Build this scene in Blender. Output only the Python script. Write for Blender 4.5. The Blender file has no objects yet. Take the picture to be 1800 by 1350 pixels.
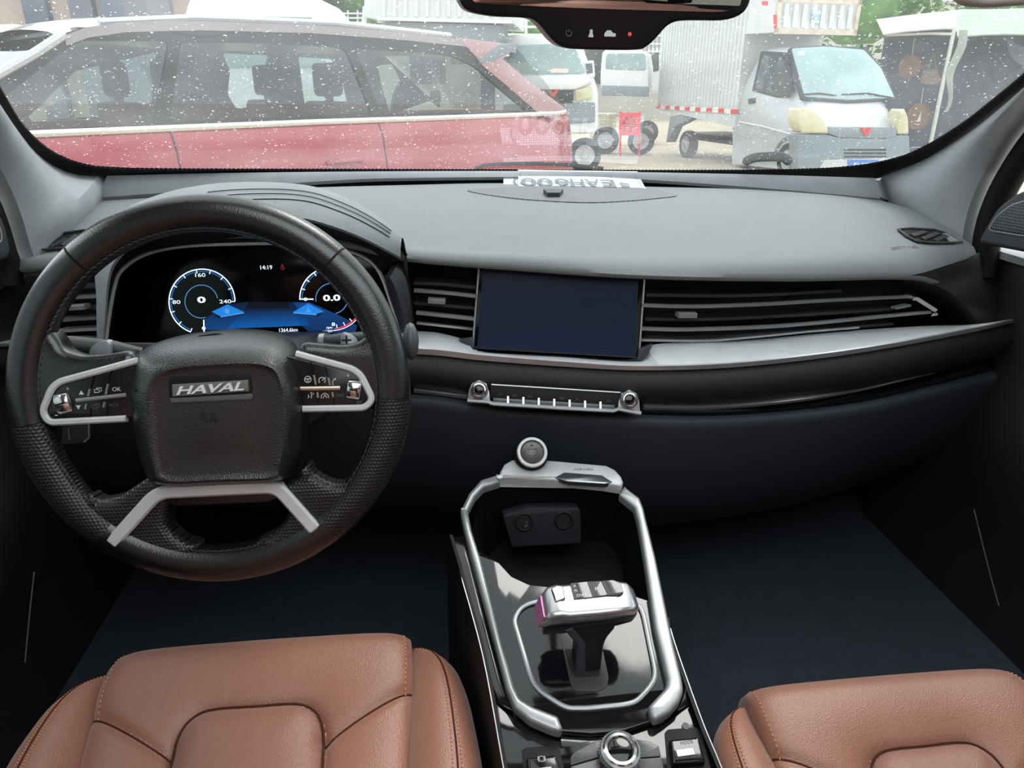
import bpy, bmesh, math, random
from mathutils import Vector, Matrix
from mathutils.bvhtree import BVHTree
from mathutils.geometry import tessellate_polygon
from math import sin, cos, tan, pi, radians as rad, hypot, atan2, sqrt

scene = bpy.context.scene
COL = scene.collection
random.seed(7)

# ---------------------------------------------------------------- camera
FPX = 1280.0                                   # focal length in pixels of the 1800 px wide frame
CAM = Vector((-0.16, 0.0, 1.32))
YAW, PITCH = rad(6.0), rad(22.3)
FW = Vector((sin(YAW)*cos(PITCH), cos(YAW)*cos(PITCH), -sin(PITCH)))
RT = Vector((cos(YAW), -sin(YAW), 0.0))
UP = RT.cross(FW)
cd = bpy.data.cameras.new('camera')
cd.sensor_width = 36.0
cd.lens = FPX/1800*36.0
cd.clip_start = 0.02
cd.clip_end = 400
camera = bpy.data.objects.new('camera', cd)
COL.objects.link(camera)
camera.matrix_world = Matrix(((RT.x, UP.x, -FW.x, CAM.x), (RT.y, UP.y, -FW.y, CAM.y), (RT.z, UP.z, -FW.z, CAM.z), (0, 0, 0, 1)))
scene.camera = camera

# ---------------------------------------------------------------- sky, sun, exposure
world = bpy.data.worlds.new('overcast_sky')
scene.world = world
world.use_nodes = True
wn, wl = world.node_tree.nodes, world.node_tree.links
wn.clear()
wo = wn.new('ShaderNodeOutputWorld')
wb = wn.new('ShaderNodeBackground')
wt = wn.new('ShaderNodeTexCoord')
wsep = wn.new('ShaderNodeSeparateXYZ')
wr = wn.new('ShaderNodeValToRGB')
wl.new(wt.outputs['Generated'], wsep.inputs[0])
wl.new(wsep.outputs['Z'], wr.inputs['Fac'])
wr.color_ramp.elements[0].position = 0.0
wr.color_ramp.elements[0].color = (0.80, 0.86, 0.90, 1)
wr.color_ramp.elements[1].position = 0.6
wr.color_ramp.elements[1].color = (0.92, 0.97, 1.0, 1)
wl.new(wr.outputs['Color'], wb.inputs['Color'])
wb.inputs['Strength'].default_value = 3.2
wl.new(wb.outputs[0], wo.inputs[0])
sd = bpy.data.lights.new('hazy_sun', 'SUN')
sd.energy = 3.0
sd.angle = rad(25)
sd.color = (1.0, 0.96, 0.9)
sun = bpy.data.objects.new('hazy_sun', sd)
COL.objects.link(sun)
sun.rotation_euler = (rad(-28), rad(22), 0)
sun.location = (2, 6, 9)
vs = scene.view_settings
vs.view_transform = 'Standard'
vs.look = 'None'
vs.gamma = 1.0
vs.use_curve_mapping = False
vs.exposure = 0.3

# ---------------------------------------------------------------- photo measuring helpers
def ray(px, py):
    return FW + RT*((px-900)/FPX) + UP*((675-py)/FPX)
def atY(px, py, Y):
    r = ray(px, py); return CAM + r*((Y-CAM.y)/r.y)
def atZ(px, py, Z):
    r = ray(px, py); return CAM + r*((Z-CAM.z)/r.z)
def atX(px, py, X):
    r = ray(px, py); return CAM + r*((X-CAM.x)/r.x)
def hit(px, py, F, a=0.25, b=4.0):
    r = ray(px, py)
    r = r/r.y
    n = 400; pa = F(CAM+r*a); t0 = a
    for i in range(1, n+1):
        t = a+(b-a)*i/n
        pb = F(CAM+r*t)
        if pa*pb <= 0:
            lo, hi = t0, t
            for k in range(30):
                m = (lo+hi)/2
                if pa*F(CAM+r*m) <= 0: hi = m
                else: lo = m
            return CAM+r*((lo+hi)/2)
        pa, t0 = pb, t
    return CAM+r*b
class PL:
    """a plane frame: origin o, in-plane axes u, v, outward normal n"""
    def __init__(s, o, u, v):
        s.o = Vector(o); s.u = Vector(u).normalized()
        s.n = s.u.cross(Vector(v)).normalized(); s.v = s.n.cross(s.u)
        s.m = Matrix(((s.u.x, s.v.x, s.n.x, s.o.x), (s.u.y, s.v.y, s.n.y, s.o.y), (s.u.z, s.v.z, s.n.z, s.o.z), (0, 0, 0, 1)))
    def px(s, x, y, h=0.0):
        r = ray(x, y)
        t = ((s.o + s.n*h) - CAM).dot(s.n)/r.dot(s.n)
        d = CAM + r*t - s.o
        return (d.dot(s.u), d.dot(s.v))
    def pts(s, L, h=0.0):
        return [s.px(x, y, h) for x, y in L]
    def w(s, a, b, h=0.0):
        return s.o + s.u*a + s.v*b + s.n*h

# ---------------------------------------------------------------- 2D helpers
def cat(P, n=8, closed=False):
    """Catmull-Rom through tuples of any dimension"""
    out = []
    N = len(P)
    segs = N if closed else N-1
    for i in range(segs):
        if closed: p0, p1, p2, p3 = P[i-1], P[i], P[(i+1) % N], P[(i+2) % N]
        else:
            p1, p2 = P[i], P[i+1]
            p0 = P[i-1] if i > 0 else tuple(2*a-b for a, b in zip(p1, p2))
            p3 = P[i+2] if i+2 < N else tuple(2*b-a for a, b in zip(p1, p2))
        for k in range(n):
            t = k/n
            out.append(tuple(0.5*(2*b+(c-a)*t+(2*a-5*b+4*c-d)*t*t+(3*b-a-3*c+d)*t**3) for a, b, c, d in zip(p0, p1, p2, p3)))
    if not closed: out.append(tuple(P[-1]))
    return out
def resample(P, n):
    P = [Vector(p) for p in P]
    L = [0]
    for a, b in zip(P, P[1:]): L.append(L[-1]+(b-a).length)
    out = []; j = 0
    for i in range(n):
        s = L[-1]*i/(n-1)
        while j < len(P)-2 and L[j+1] < s: j += 1
        d = L[j+1]-L[j]
        out.append(P[j].lerp(P[j+1], min(1, max(0, (s-L[j])/d)) if d > 1e-12 else 0))
    return out
def area(P):
    return sum(a[0]*b[1]-b[0]*a[1] for a, b in zip(P, P[1:]+P[:1]))/2
def ccw(P):
    P = [tuple(p) for p in P]
    return P if area(P) > 0 else P[::-1]
def rnd(P, r, n=4):
    """round the corners of a polygon; r one number or a list"""
    out = []; N = len(P)
    for i in range(N):
        p, a, b = Vector(P[i]), Vector(P[i-1]), Vector(P[(i+1) % N])
        rr = r[i] if isinstance(r, (list, tuple)) else r
        d1, d2 = (a-p), (b-p)
        k = min(rr, d1.length*.48, d2.length*.48)
        if k < 1e-7: out.append(tuple(p)); continue
        q1, q2 = p+d1.normalized()*k, p+d2.normalized()*k
        for j in range(n+1):
            t = j/n
            out.append(tuple(q1*(1-t)**2 + p*2*t*(1-t) + q2*t*t))
    return out
def offs(P, d):
    """move a ccw polygon inwards by d (mitred)"""
    out = []; N = len(P)
    for i in range(N):
        p, a, b = Vector(P[i]), Vector(P[i-1]), Vector(P[(i+1) % N])
        e1, e2 = (p-a), (b-p)
        if e1.length < 1e-9: e1 = e2
        if e2.length < 1e-9: e2 = e1
        e1 = e1.normalized(); e2 = e2.normalized()
        n1, n2 = Vector((-e1.y, e1.x)), Vector((-e2.y, e2.x))
        m = n1+n2
        k = m.dot(m)
        m = n1 if k < 0.2 else m*(2.0/k)
        if m.length > 1.5: m = m*(1.5/m.length)
        out.append(tuple(p+m*d))
    return out
def rect(x0, y0, x1, y1): return [(x0, y0), (x1, y0), (x1, y1), (x0, y1)]
def circ(c, r, n=24, a0=0, a1=2*pi):
    full = abs(a1-a0-2*pi) < 1e-6
    return [(c[0]+r*cos(a0+(a1-a0)*i/(n if full else n-1)), c[1]+r*sin(a0+(a1-a0)*i/(n if full else n-1))) for i in range(n)]

# ---------------------------------------------------------------- mesh builder
class MB:
    def __init__(s): s.v = []; s.f = []
    def add(s, vs, fs):
        o = len(s.v)
        s.v += [tuple(p) for p in vs]
        s.f += [tuple(i+o for i in q) for q in fs]
        return s
    def prism(s, P, h0, h1, bev=0.0, seg=2, botbev=0.0):
        P = ccw(P); n = len(P); rings = []
        if botbev: rings.append([(x, y, h0) for x, y in offs(P, botbev)]); rings.append([(x, y, h0+botbev) for x, y in P])
        else: rings.append([(x, y, h0) for x, y in P])
        if bev:
            for k in range(seg+1):
                a = pi/2*k/seg
                rings.append([(x, y, h1-bev+bev*sin(a)) for x, y in offs(P, bev*(1-cos(a)))])
        else: rings.append([(x, y, h1) for x, y in P])
        V = [p for r in rings for p in r]; F = []
        for j in range(len(rings)-1):
            for i in range(n):
                k = (i+1) % n
                F.append((j*n+i, j*n+k, (j+1)*n+k, (j+1)*n+i))
        last = (len(rings)-1)*n
        T = tessellate_polygon([[Vector((x, y, 0)) for x, y, z in rings[-1]]])
        for t in T:
            F.append(tuple(t)[::-1]); F.append(tuple(last+i for i in t))
        return s.add(V, F)
    def stack(s, rings, cap0=False, cap1=True):
        """rings: list of equally long closed 3D loops"""
        n = len(rings[0]); V = [p for r in rings for p in r]; F = []
        for j in range(len(rings)-1):
            for i in range(n):
                k = (i+1) % n
                F.append((j*n+i, j*n+k, (j+1)*n+k, (j+1)*n+i))
        if cap0: F.append(tuple(range(n))[::-1])
        if cap1: F.append(tuple((len(rings)-1)*n+i for i in range(n)))
        return s.add(V, F)
    def loft(s, rails, flip=False, closed=False):
        m, n = len(rails), len(rails[0])
        V = [p for r in rails for p in r]; F = []
        for j in range(m-1):
            for i in range(n if closed else n-1):
                k = (i+1) % n
                q = (j*n+i, j*n+k, (j+1)*n+k, (j+1)*n+i)
                F.append(q[::-1] if flip else q)
        return s.add(V, F)
    def frame_path(s, path, closed=False, up=None):
        P = [Vector(p) for p in path]; n = len(P); out = []
        N = None
        for i in range(n):
            if closed: t = P[(i+1) % n]-P[i-1]
            else: t = P[min(i+1, n-1)]-P[max(i-1, 0)]
            t = t.normalized()
            if up is not None: N = Vector(up)
            elif N is None: N = Vector((0, 0, 1)) if abs(t.z) < .9 else Vector((0, 1, 0))
            N = (N-t*N.dot(t))
            N = N.normalized() if N.length > 1e-6 else t.orthogonal().normalized()
            out.append((P[i], t, N, t.cross(N)))
        return out
    def sweep(s, path, prof, up=None, closed=False, caps=True, scale=None):
        """prof: ccw list (a along side, b along up)"""
        fr = s.frame_path(path, closed, up); m = len(prof); V = []; F = []
        for i, (p, t, N, B) in enumerate(fr):
            k = scale[i] if scale else 1.0
            for a, b in prof: V.append(p + B*(-a*k) + N*(b*k))
        n = len(fr)
        for i in range(n if closed else n-1):
            j = (i+1) % n
            for q in range(m):
                w = (q+1) % m
                F.append((i*m+q, j*m+q, j*m+w, i*m+w)[::-1])
        if caps and not closed:
            F.append(tuple(range(m))[::-1][::-1]); F.append(tuple((n-1)*m+q for q in range(m))[::-1])
        return s.add(V, F)
    def tube(s, path, r, n=8, closed=False, up=None, flat=1.0):
        if isinstance(r, (int, float)): sc = None; R = r
        else: sc = list(r); R = 1.0
        return s.sweep(path, [(R*cos(2*pi*k/n), R*flat*sin(2*pi*k/n)) for k in range(n)], up, closed, True, sc)
    def lathe(s, prof, c=(0, 0), n=32, cap0=True, cap1=True):
        rings = [[(c[0]+r*cos(2*pi*i/n), c[1]+r*sin(2*pi*i/n), h) for i in range(n)] for r, h in prof]
        return s.stack(rings, cap0, cap1)
    def box(s, a, b):
        x0, y0, z0 = a; x1, y1, z1 = b
        return s.prism(rect(x0, y0, x1, y1), z0, z1)
    def rbox(s, a, b, bev):
        x0, y0, z0 = a; x1, y1, z1 = b
        return s.prism(rnd(rect(x0, y0, x1, y1), bev, 3), z0, z1, bev*.8, 2, bev*.5)
    def ell(s, c, r, nu=12, nv=8):
        rings = []
        for j in range(1, nv):
            a = -pi/2+pi*j/nv
            rings.append([(c[0]+r[0]*cos(a)*cos(2*pi*i/nu), c[1]+r[1]*cos(a)*sin(2*pi*i/nu), c[2]+r[2]*sin(a)) for i in range(nu)])
        o = len(s.v)
        s.stack(rings, True, True)
        return s
    def xf(s, m):
        s.v = [tuple(m @ Vector(p)) for p in s.v]; return s
    def merge(s, o): return s.add(o.v, o.f)

WM = {}
def root(name, loc, label, category, group=None, m=None):
    o = bpy.data.objects.new(name, None)
    COL.objects.link(o)
    o.empty_display_size = 0.02
    M4 = m if m is not None else Matrix.Translation(Vector(loc))
    o.matrix_world = M4
    WM[o.name] = M4.copy()
    o['label'] = label; o['category'] = category
    if group: o['group'] = group
    return o
def obj(name, mb, mat, parent=None, fr=None, smooth=40, label=None, category=None, group=None, kind=None):
    """one mesh object; mb in world coordinates or in the frame fr (PL or Matrix)"""
    M4 = fr.m if isinstance(fr, PL) else (fr if fr is not None else Matrix.Identity(4))
    me = bpy.data.meshes.new(name)
    V = mb.v
    lo = [min(p[i] for p in V) for i in range(3)]; hi = [max(p[i] for p in V) for i in range(3)]
    c = Vector([(a+b)/2 for a, b in zip(lo, hi)])
    me.from_pydata([(p[0]-c.x, p[1]-c.y, p[2]-c.z) for p in V], [], mb.f)
    bm = bmesh.new(); bm.from_mesh(me)
    bmesh.ops.remove_doubles(bm, verts=bm.verts, dist=1e-6)
    bmesh.ops.recalc_face_normals(bm, faces=bm.faces)
    bm.to_mesh(me); bm.free()
    if smooth:
        me.shade_smooth(); me.set_sharp_from_angle(angle=rad(smooth))
    me.materials.append(mat)
    o = bpy.data.objects.new(name, me)
    COL.objects.link(o)
    W4 = M4 @ Matrix.Translation(c)
    WM[o.name] = W4
    if parent is not None:
        o.parent = parent
        o.matrix_parent_inverse = WM[parent.name].inverted()
    o.matrix_basis = W4
    if label: o['label'] = label
    if category: o['category'] = category
    if group: o['group'] = group
    if kind: o['kind'] = kind
    return o
def twin(src, parent, m):
    """a copy of one mesh object, moved by the world matrix m"""
    o = src.copy(); COL.objects.link(o)
    o.parent = parent
    if parent is not None: o.matrix_parent_inverse = WM[parent.name].inverted()
    W4 = m @ WM[src.name]
    o.matrix_basis = W4; WM[o.name] = W4
    return o
def txt(string, c, h, z=0.0, ext=0.0003, w=None, shear=0.0, rot=0.0, bold=0.0):
    """lettering as a mesh, centred at c, cap height about h, in the local xy plane"""
    cu = bpy.data.curves.new('lettering', 'FONT')
    cu.body = string; cu.size = 1.0; cu.extrude = 0.0; cu.resolution_u = 3
    cu.align_x = 'CENTER'; cu.align_y = 'CENTER'; cu.shear = shear; cu.offset = bold
    o = bpy.data.objects.new('lettering', cu)
    COL.objects.link(o)
    bpy.context.view_layer.update()
    dg = bpy.context.evaluated_depsgraph_get()
    me = bpy.data.meshes.new_from_object(o.evaluated_get(dg))
    V = [v.co.copy() for v in me.vertices]; F = [tuple(p.vertices) for p in me.polygons]
    bpy.data.objects.remove(o); bpy.data.curves.remove(cu); bpy.data.meshes.remove(me)
    mb = MB()
    if not V: return mb
    x0, x1 = min(p.x for p in V), max(p.x for p in V); y0, y1 = min(p.y for p in V), max(p.y for p in V)
    sy = h/max(1e-6, y1-y0); sx = (w/max(1e-6, x1-x0)) if w else sy
    ca, sa = cos(rot), sin(rot); n = len(V)
    def T(p):
        x, y = (p.x-(x0+x1)/2)*sx, (p.y-(y0+y1)/2)*sy
        return (c[0]+x*ca-y*sa, c[1]+x*sa+y*ca)
    q = [T(p) for p in V]
    mb.add([(a, b, z+ext) for a, b in q], F)
    # side walls down to the surface
    cnt = {}
    for f in F:
        for a, b in zip(f, f[1:]+f[:1]): cnt[(a, b)] = 1
    W = [(a, b, z+ext) for a, b in q]+[(a, b, z) for a, b in q]
    mb.add(W, [(a, b, b+n, a+n)[::-1] for (a, b) in cnt if (b, a) not in cnt])
    return mb

# ---------------------------------------------------------------- materials
def lin(c):
    return tuple(((x/255)/12.92 if x/255 <= .04045 else ((x/255+.055)/1.055)**2.4) for x in c)
def mat(name, rgb, rough=.5, metal=0.0, bump=None, spec=.5, coat=0.0, emit=0.0, var=.08, vs=30.0, sheen=0.0, rvar=0.0, crough=.04):
    m = bpy.data.materials.new(name); m.use_nodes = True
    N, L = m.node_tree.nodes, m.node_tree.links
    b = N['Principled BSDF']
    c = lin(rgb)
    tc = N.new('ShaderNodeTexCoord')
    nz = N.new('ShaderNodeTexNoise'); nz.inputs['Scale'].default_value = vs; nz.inputs['Detail'].default_value = 4
    L.new(tc.outputs['Object'], nz.inputs['Vector'])
    rp = N.new('ShaderNodeValToRGB')
    rp.color_ramp.elements[0].position = .3; rp.color_ramp.elements[1].position = .7
    rp.color_ramp.elements[0].color = (*[x*(1-var) for x in c], 1)
    rp.color_ramp.elements[1].color = (*[min(1, x*(1+var)) for x in c], 1)
    L.new(nz.outputs['Fac'], rp.inputs['Fac'])
    L.new(rp.outputs['Color'], b.inputs['Base Color'])
    b.inputs['Roughness'].default_value = rough
    b.inputs['Metallic'].default_value = metal
    b.inputs['Specular IOR Level'].default_value = spec
    b.inputs['Coat Weight'].default_value = coat
    b.inputs['Coat Roughness'].default_value = crough
    if sheen: b.inputs['Sheen Weight'].default_value = sheen
    if emit:
        L.new(rp.outputs['Color'], b.inputs['Emission Color']); b.inputs['Emission Strength'].default_value = emit
    if rvar:
        mr = N.new('ShaderNodeMapRange'); L.new(nz.outputs['Fac'], mr.inputs['Value'])
        mr.inputs['To Min'].default_value = max(0.01, rough-rvar); mr.inputs['To Max'].default_value = rough+rvar
        L.new(mr.outputs['Result'], b.inputs['Roughness'])
    if bump:
        kind, sc, st = bump
        if kind == 'leather':
            t = N.new('ShaderNodeTexVoronoi'); t.inputs['Scale'].default_value = sc; out = t.outputs['Distance']
        else:
            t = N.new('ShaderNodeTexNoise'); t.inputs['Scale'].default_value = sc; t.inputs['Detail'].default_value = 3; out = t.outputs['Fac']
        L.new(tc.outputs['Object'], t.inputs['Vector'])
        bp = N.new('ShaderNodeBump'); bp.inputs['Strength'].default_value = st; bp.inputs['Distance'].default_value = .001
        L.new(out, bp.inputs['Height']); L.new(bp.outputs['Normal'], b.inputs['Normal'])
    return m
def dots(name, rgb, rough, pitch, hole=(3, 3, 4), r=.27, metal=0.0, stagger=True, axes='XY'):
    """sheet with a regular grid of small holes"""
    m = mat(name, rgb, rough, metal)
    N, L = m.node_tree.nodes, m.node_tree.links
    b = N['Principled BSDF']
    tc = N.new('ShaderNodeTexCoord'); sp = N.new('ShaderNodeSeparateXYZ'); L.new(tc.outputs['Object'], sp.inputs[0])
    def ma(op, a, c=None):
        n = N.new('ShaderNodeMath'); n.operation = op
        for i, q in enumerate((a, c)):
            if q is None: continue
            if isinstance(q, (int, float)): n.inputs[i].default_value = q
            else: L.new(q, n.inputs[i])
        return n.outputs[0]
    x = ma('MULTIPLY', sp.outputs[axes[0]], 1/pitch); y = ma('MULTIPLY', sp.outputs[axes[1]], 1/pitch)
    if stagger:
        row = ma('FLOOR', y); x = ma('ADD', x, ma('MULTIPLY', ma('MODULO', ma('ABSOLUTE', row), 2.0), .5))
    fx = ma('SUBTRACT', ma('FRACT', x), .5); fy = ma('SUBTRACT', ma('FRACT', y), .5)
    d = ma('SQRT', ma('ADD', ma('MULTIPLY', fx, fx), ma('MULTIPLY', fy, fy)))
    k = ma('LESS_THAN', d, r)
    mx = N.new('ShaderNodeMix'); mx.data_type = 'RGBA'
    L.new(k, mx.inputs['Factor'])
    src = b.inputs['Base Color'].links[0].from_socket
    L.new(src, mx.inputs[6]); mx.inputs[7].default_value = (*lin(hole), 1)
    L.new(mx.outputs[2], b.inputs['Base Color'])
    bp = N.new('ShaderNodeBump'); bp.inputs['Strength'].default_value = .6; bp.inputs['Distance'].default_value = .0008; bp.invert = True
    L.new(ma('SUBTRACT', 1.0, ma('MINIMUM', ma('MULTIPLY', d, 2.0), 1.0)), bp.inputs['Height'])
    L.new(bp.outputs['Normal'], b.inputs['Normal'])
    return m
def glass(name, tint=(1, 1, 1), dust=0.0, ior=1.5, speck=0.0, scale=1.0, rough=0.0):
    """thin pane: passes light straight through, mirrors by its Fresnel share, may carry dust"""
    m = bpy.data.materials.new(name); m.use_nodes = True
    N, L = m.node_tree.nodes, m.node_tree.links
    N.clear()
    out = N.new('ShaderNodeOutputMaterial')
    tr = N.new('ShaderNodeBsdfTransparent'); tr.inputs['Color'].default_value = (*tint, 1)
    gl = N.new('ShaderNodeBsdfGlossy'); gl.inputs['Roughness'].default_value = rough
    lw = N.new('ShaderNodeLayerWeight'); lw.inputs['Blend'].default_value = .5      # 1-cos, the same from both sides
    p5 = N.new('ShaderNodeMath'); p5.operation = 'POWER'; p5.inputs[1].default_value = 5.0; L.new(lw.outputs['Facing'], p5.inputs[0])
    fr = N.new('ShaderNodeMath'); fr.operation = 'MULTIPLY_ADD'; L.new(p5.outputs[0], fr.inputs[0])
    r0 = 2*((ior-1)/(ior+1))**2
    fr.inputs[1].default_value = 1-r0; fr.inputs[2].default_value = r0; fr.use_clamp = True
    mx = N.new('ShaderNodeMixShader')
    L.new(fr.outputs[0], mx.inputs['Fac']); L.new(tr.outputs[0], mx.inputs[1]); L.new(gl.outputs[0], mx.inputs[2])
    last = mx.outputs[0]
    tc = N.new('ShaderNodeTexCoord')
    if dust or speck:
        df = N.new('ShaderNodeBsdfTranslucent'); df.inputs['Color'].default_value = (.82, .84, .86, 1)
        nz = N.new('ShaderNodeTexNoise'); nz.inputs['Scale'].default_value = 5*scale; nz.inputs['Detail'].default_value = 5
        L.new(tc.outputs['Object'], nz.inputs['Vector'])
        mr = N.new('ShaderNodeMapRange'); L.new(nz.outputs['Fac'], mr.inputs['Value'])
        mr.inputs['From Min'].default_value = .3; mr.inputs['From Max'].default_value = .7
        mr.inputs['To Min'].default_value = dust*.5; mr.inputs['To Max'].default_value = dust*1.5
        fac = mr.outputs['Result']
        if speck:
            vo = N.new('ShaderNodeTexVoronoi'); vo.inputs['Scale'].default_value = 210*scale
            wv = N.new('ShaderNodeTexNoise'); wv.inputs['Scale'].default_value = 160*scale
            L.new(tc.outputs['Object'], wv.inputs['Vector'])
            ad = N.new('ShaderNodeMix'); ad.data_type = 'RGBA'; ad.blend_type = 'LINEAR_LIGHT'; ad.inputs['Factor'].default_value = .006
            L.new(tc.outputs['Object'], ad.inputs[6]); L.new(wv.outputs['Color'], ad.inputs[7])
            L.new(ad.outputs[2], vo.inputs['Vector'])
            lt = N.new('ShaderNodeMath'); lt.operation = 'LESS_THAN'
            # spot size varies by cell
            cs = N.new('ShaderNodeSeparateColor'); L.new(vo.outputs['Color'], cs.inputs[0])
            pw = N.new('ShaderNodeMath'); pw.operation = 'POWER'; L.new(cs.outputs[0], pw.inputs[0]); pw.inputs[1].default_value = 2.2
            ml = N.new('ShaderNodeMath'); ml.operation = 'MULTIPLY'; L.new(pw.outputs[0], ml.inputs[0]); ml.inputs[1].default_value = .30
            L.new(vo.outputs['Distance'], lt.inputs[0]); L.new(ml.outputs[0], lt.inputs[1])
            m2 = N.new('ShaderNodeMath'); m2.operation = 'MULTIPLY'; L.new(lt.outputs[0], m2.inputs[0]); m2.inputs[1].default_value = speck
            a2 = N.new('ShaderNodeMath'); a2.operation = 'ADD'; a2.use_clamp = True; L.new(m2.outputs[0], a2.inputs[0]); L.new(fac, a2.inputs[1])
            fac = a2.outputs[0]
        m3 = N.new('ShaderNodeMixShader'); L.new(fac, m3.inputs['Fac']); L.new(last, m3.inputs[1]); L.new(df.outputs[0], m3.inputs[2])
        last = m3.outputs[0]
    L.new(last, out.inputs['Surface'])
    return m

M_PAD = mat('soft_dash_plastic', (112, 116, 117), .62, bump=('leather', 900, .35), spec=.4, var=.03)
M_GREY = mat('pillar_fabric_grey', (144, 148, 151), .8, bump=('noise', 1500, .3), spec=.2)
M_BLACK = mat('black_moulded_plastic', (36, 38, 42), .5, bump=('leather', 1100, .25), spec=.6)
M_DARK = mat('deep_black_plastic', (17, 18, 20), .6, spec=.25)
M_SEAL = mat('black_rubber', (12, 12, 14), .7, spec=.2)
M_LEATHB = mat('black_leather', (13, 14, 16), .27, bump=('leather', 700, .12), spec=.8)
M_BAND = mat('black_leatherette', (34, 35, 38), .5, bump=('leather', 900, .5), spec=.4)
M_GLOSS = mat('piano_black', (12, 13, 16), .07, spec=.5, rvar=.04, vs=90)
M_SILV = mat('satin_silver', (154, 156, 158), .34, metal=.5, bump=('noise', 2500, .05))
M_CHROME = mat('bright_chrome', (215, 215, 216), .14, metal=1.0)
M_CHROMED = mat('dark_chrome', (178, 178, 180), .32, metal=.75)
M_TRIM = mat('light_satin_silver', (206, 207, 208), .40, metal=.22, bump=('noise', 2500, .05))
M_SHELF = mat('satin_white_silver', (226, 228, 230), .42, metal=.12, bump=('noise', 2500, .05))
M_ICON = mat('printed_white', (205, 208, 210), .6, spec=.2)
M_ICOND = mat('printed_grey', (95, 98, 102), .6, spec=.2)
M_CARPET = mat('black_carpet', (64, 70, 79), .95, bump=('noise', 900, .6), spec=.1)
M_HEAD = mat('headliner_cloth', (205, 203, 198), .9, bump=('noise', 1200, .2), spec=.1)
M_TAN = mat('tan_leather', (142, 91, 70), .44, bump=('leather', 650, .35), spec=.75, var=.05, vs=9, sheen=.25)
M_TANP = mat('tan_leather_insert', (139, 89, 69), .46, bump=('leather', 650, .35), spec=.75, var=.05, vs=9, sheen=.25)
M_THREAD = mat('tan_thread', (206, 140, 104), .8, spec=.2)

# ================================================================ the car shell (setting)
def lerp_tab(T, x):
    if x <= T[0][0]: return T[0][1]
    for (a, b), (c, d) in zip(T, T[1:]):
        if x <= c:
            t = (x-a)/(c-a); t = t*t*(3-2*t)
            return b+(d-b)*t
    return T[-1][1]
def Yb(X): return 1.50-.27*X*X                       # foot of the windscreen
RAKE = tan(rad(28))
def Fws(P): return P.z-(1.165+(Yb(P.x)-P.y)*RAKE)     # windscreen surface
YFT = [(-.80, 1.10), (-.60, 1.03), (-.37, .985), (-.12, .955), (.0, .94), (.12, .925), (.30, .95), (.50, 1.0), (.66, 1.06), (.80, 1.12)]
def Yf(X): return lerp_tab(YFT, X)                    # front lip of the dashboard
def onws(L): return [hit(x, y, Fws) for x, y in L]
def onf(L, d=0.0): return [hit(x, y, lambda P: P.y-(Yf(P.x)+d)) for x, y in L]
def onb(L, d=0.0): return [hit(x, y, lambda P: P.y-(Yb(P.x)+d)) for x, y in L]
def rail(P, n=60, k=6): return resample(cat([tuple(p) for p in P], k), n)

# windscreen glass
M_WS = glass('dusty_windscreen_glass', (.53, .545, .545), dust=.045, speck=.24, ior=1.55)
mb = MB()
rows = []
for j in range(13):
    t = -.02+j/12*.50
    rows.append([(X, Yb(X)-t/RAKE, 1.165+t) for X in [-.80+1.6*i/24 for i in range(25)]])
mb.loft(rows)
windscreen = obj('window_1', mb, M_WS, kind='structure', label='dusty raked windscreen of the car')
# black fired border of the glass
FI = [(-70, 45), (0, 150), (32, 205), (58, 236), (85, 259), (117, 277), (150, 287), (187, 292), (300, 295), (600, 296), (900, 297), (1200, 298), (1400, 296), (1500, 290), (1570, 277), (1620, 258), (1690, 215), (1750, 168), (1800, 126), (1880, 50)]
FO = [(-95, 70), (-22, 170), (18, 226), (50, 262), (84, 288), (120, 303), (155, 311), (190, 315), (300, 313), (600, 309), (900, 310), (1200, 312), (1400, 314), (1500, 315), (1575, 303), (1632, 280), (1702, 236), (1764, 188), (1814, 145), (1895, 70)]
def toroof(P):
    for i, j in ((0, 1), (-1, -2)):
        d = P[i]-P[j]; q = P[i]+d*((1.60-P[i].z)/max(.02, d.z))
        P = [q]+P if i == 0 else P+[q]
    return P
a, b = rail(toroof(onws(FI)), 140), rail(toroof(onws(FO)), 140)
mb = MB(); n_ = Vector((0, -sin(rad(28)), -cos(rad(28))))
mb.loft([[p+n_*.001 for p in a], [p+n_*.004 for p in a], [p+n_*.004 for p in b], [p+n_*.001 for p in b]])
frit = obj('glass_border', mb, mat('black_glass_border', (10, 10, 11), .5, spec=.2), windscreen)
# toothed inner edge of the border
mb = MB()
aa = rail(onws(FI), 620)
for i in range(90, 530):
    p, q = aa[i], aa[i+1]
    if i % 2: continue
    d = (q-p); w = d.cross(n_).normalized()
    if w.z < 0: w = -w
    mb.add([p+n_*.002, q+n_*.002, q+n_*.002+w*.004, p+n_*.002+w*.004], [(0, 1, 2, 3)])
obj('border_teeth', mb, frit.data.materials[0], windscreen, smooth=0, kind='stuff')

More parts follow.
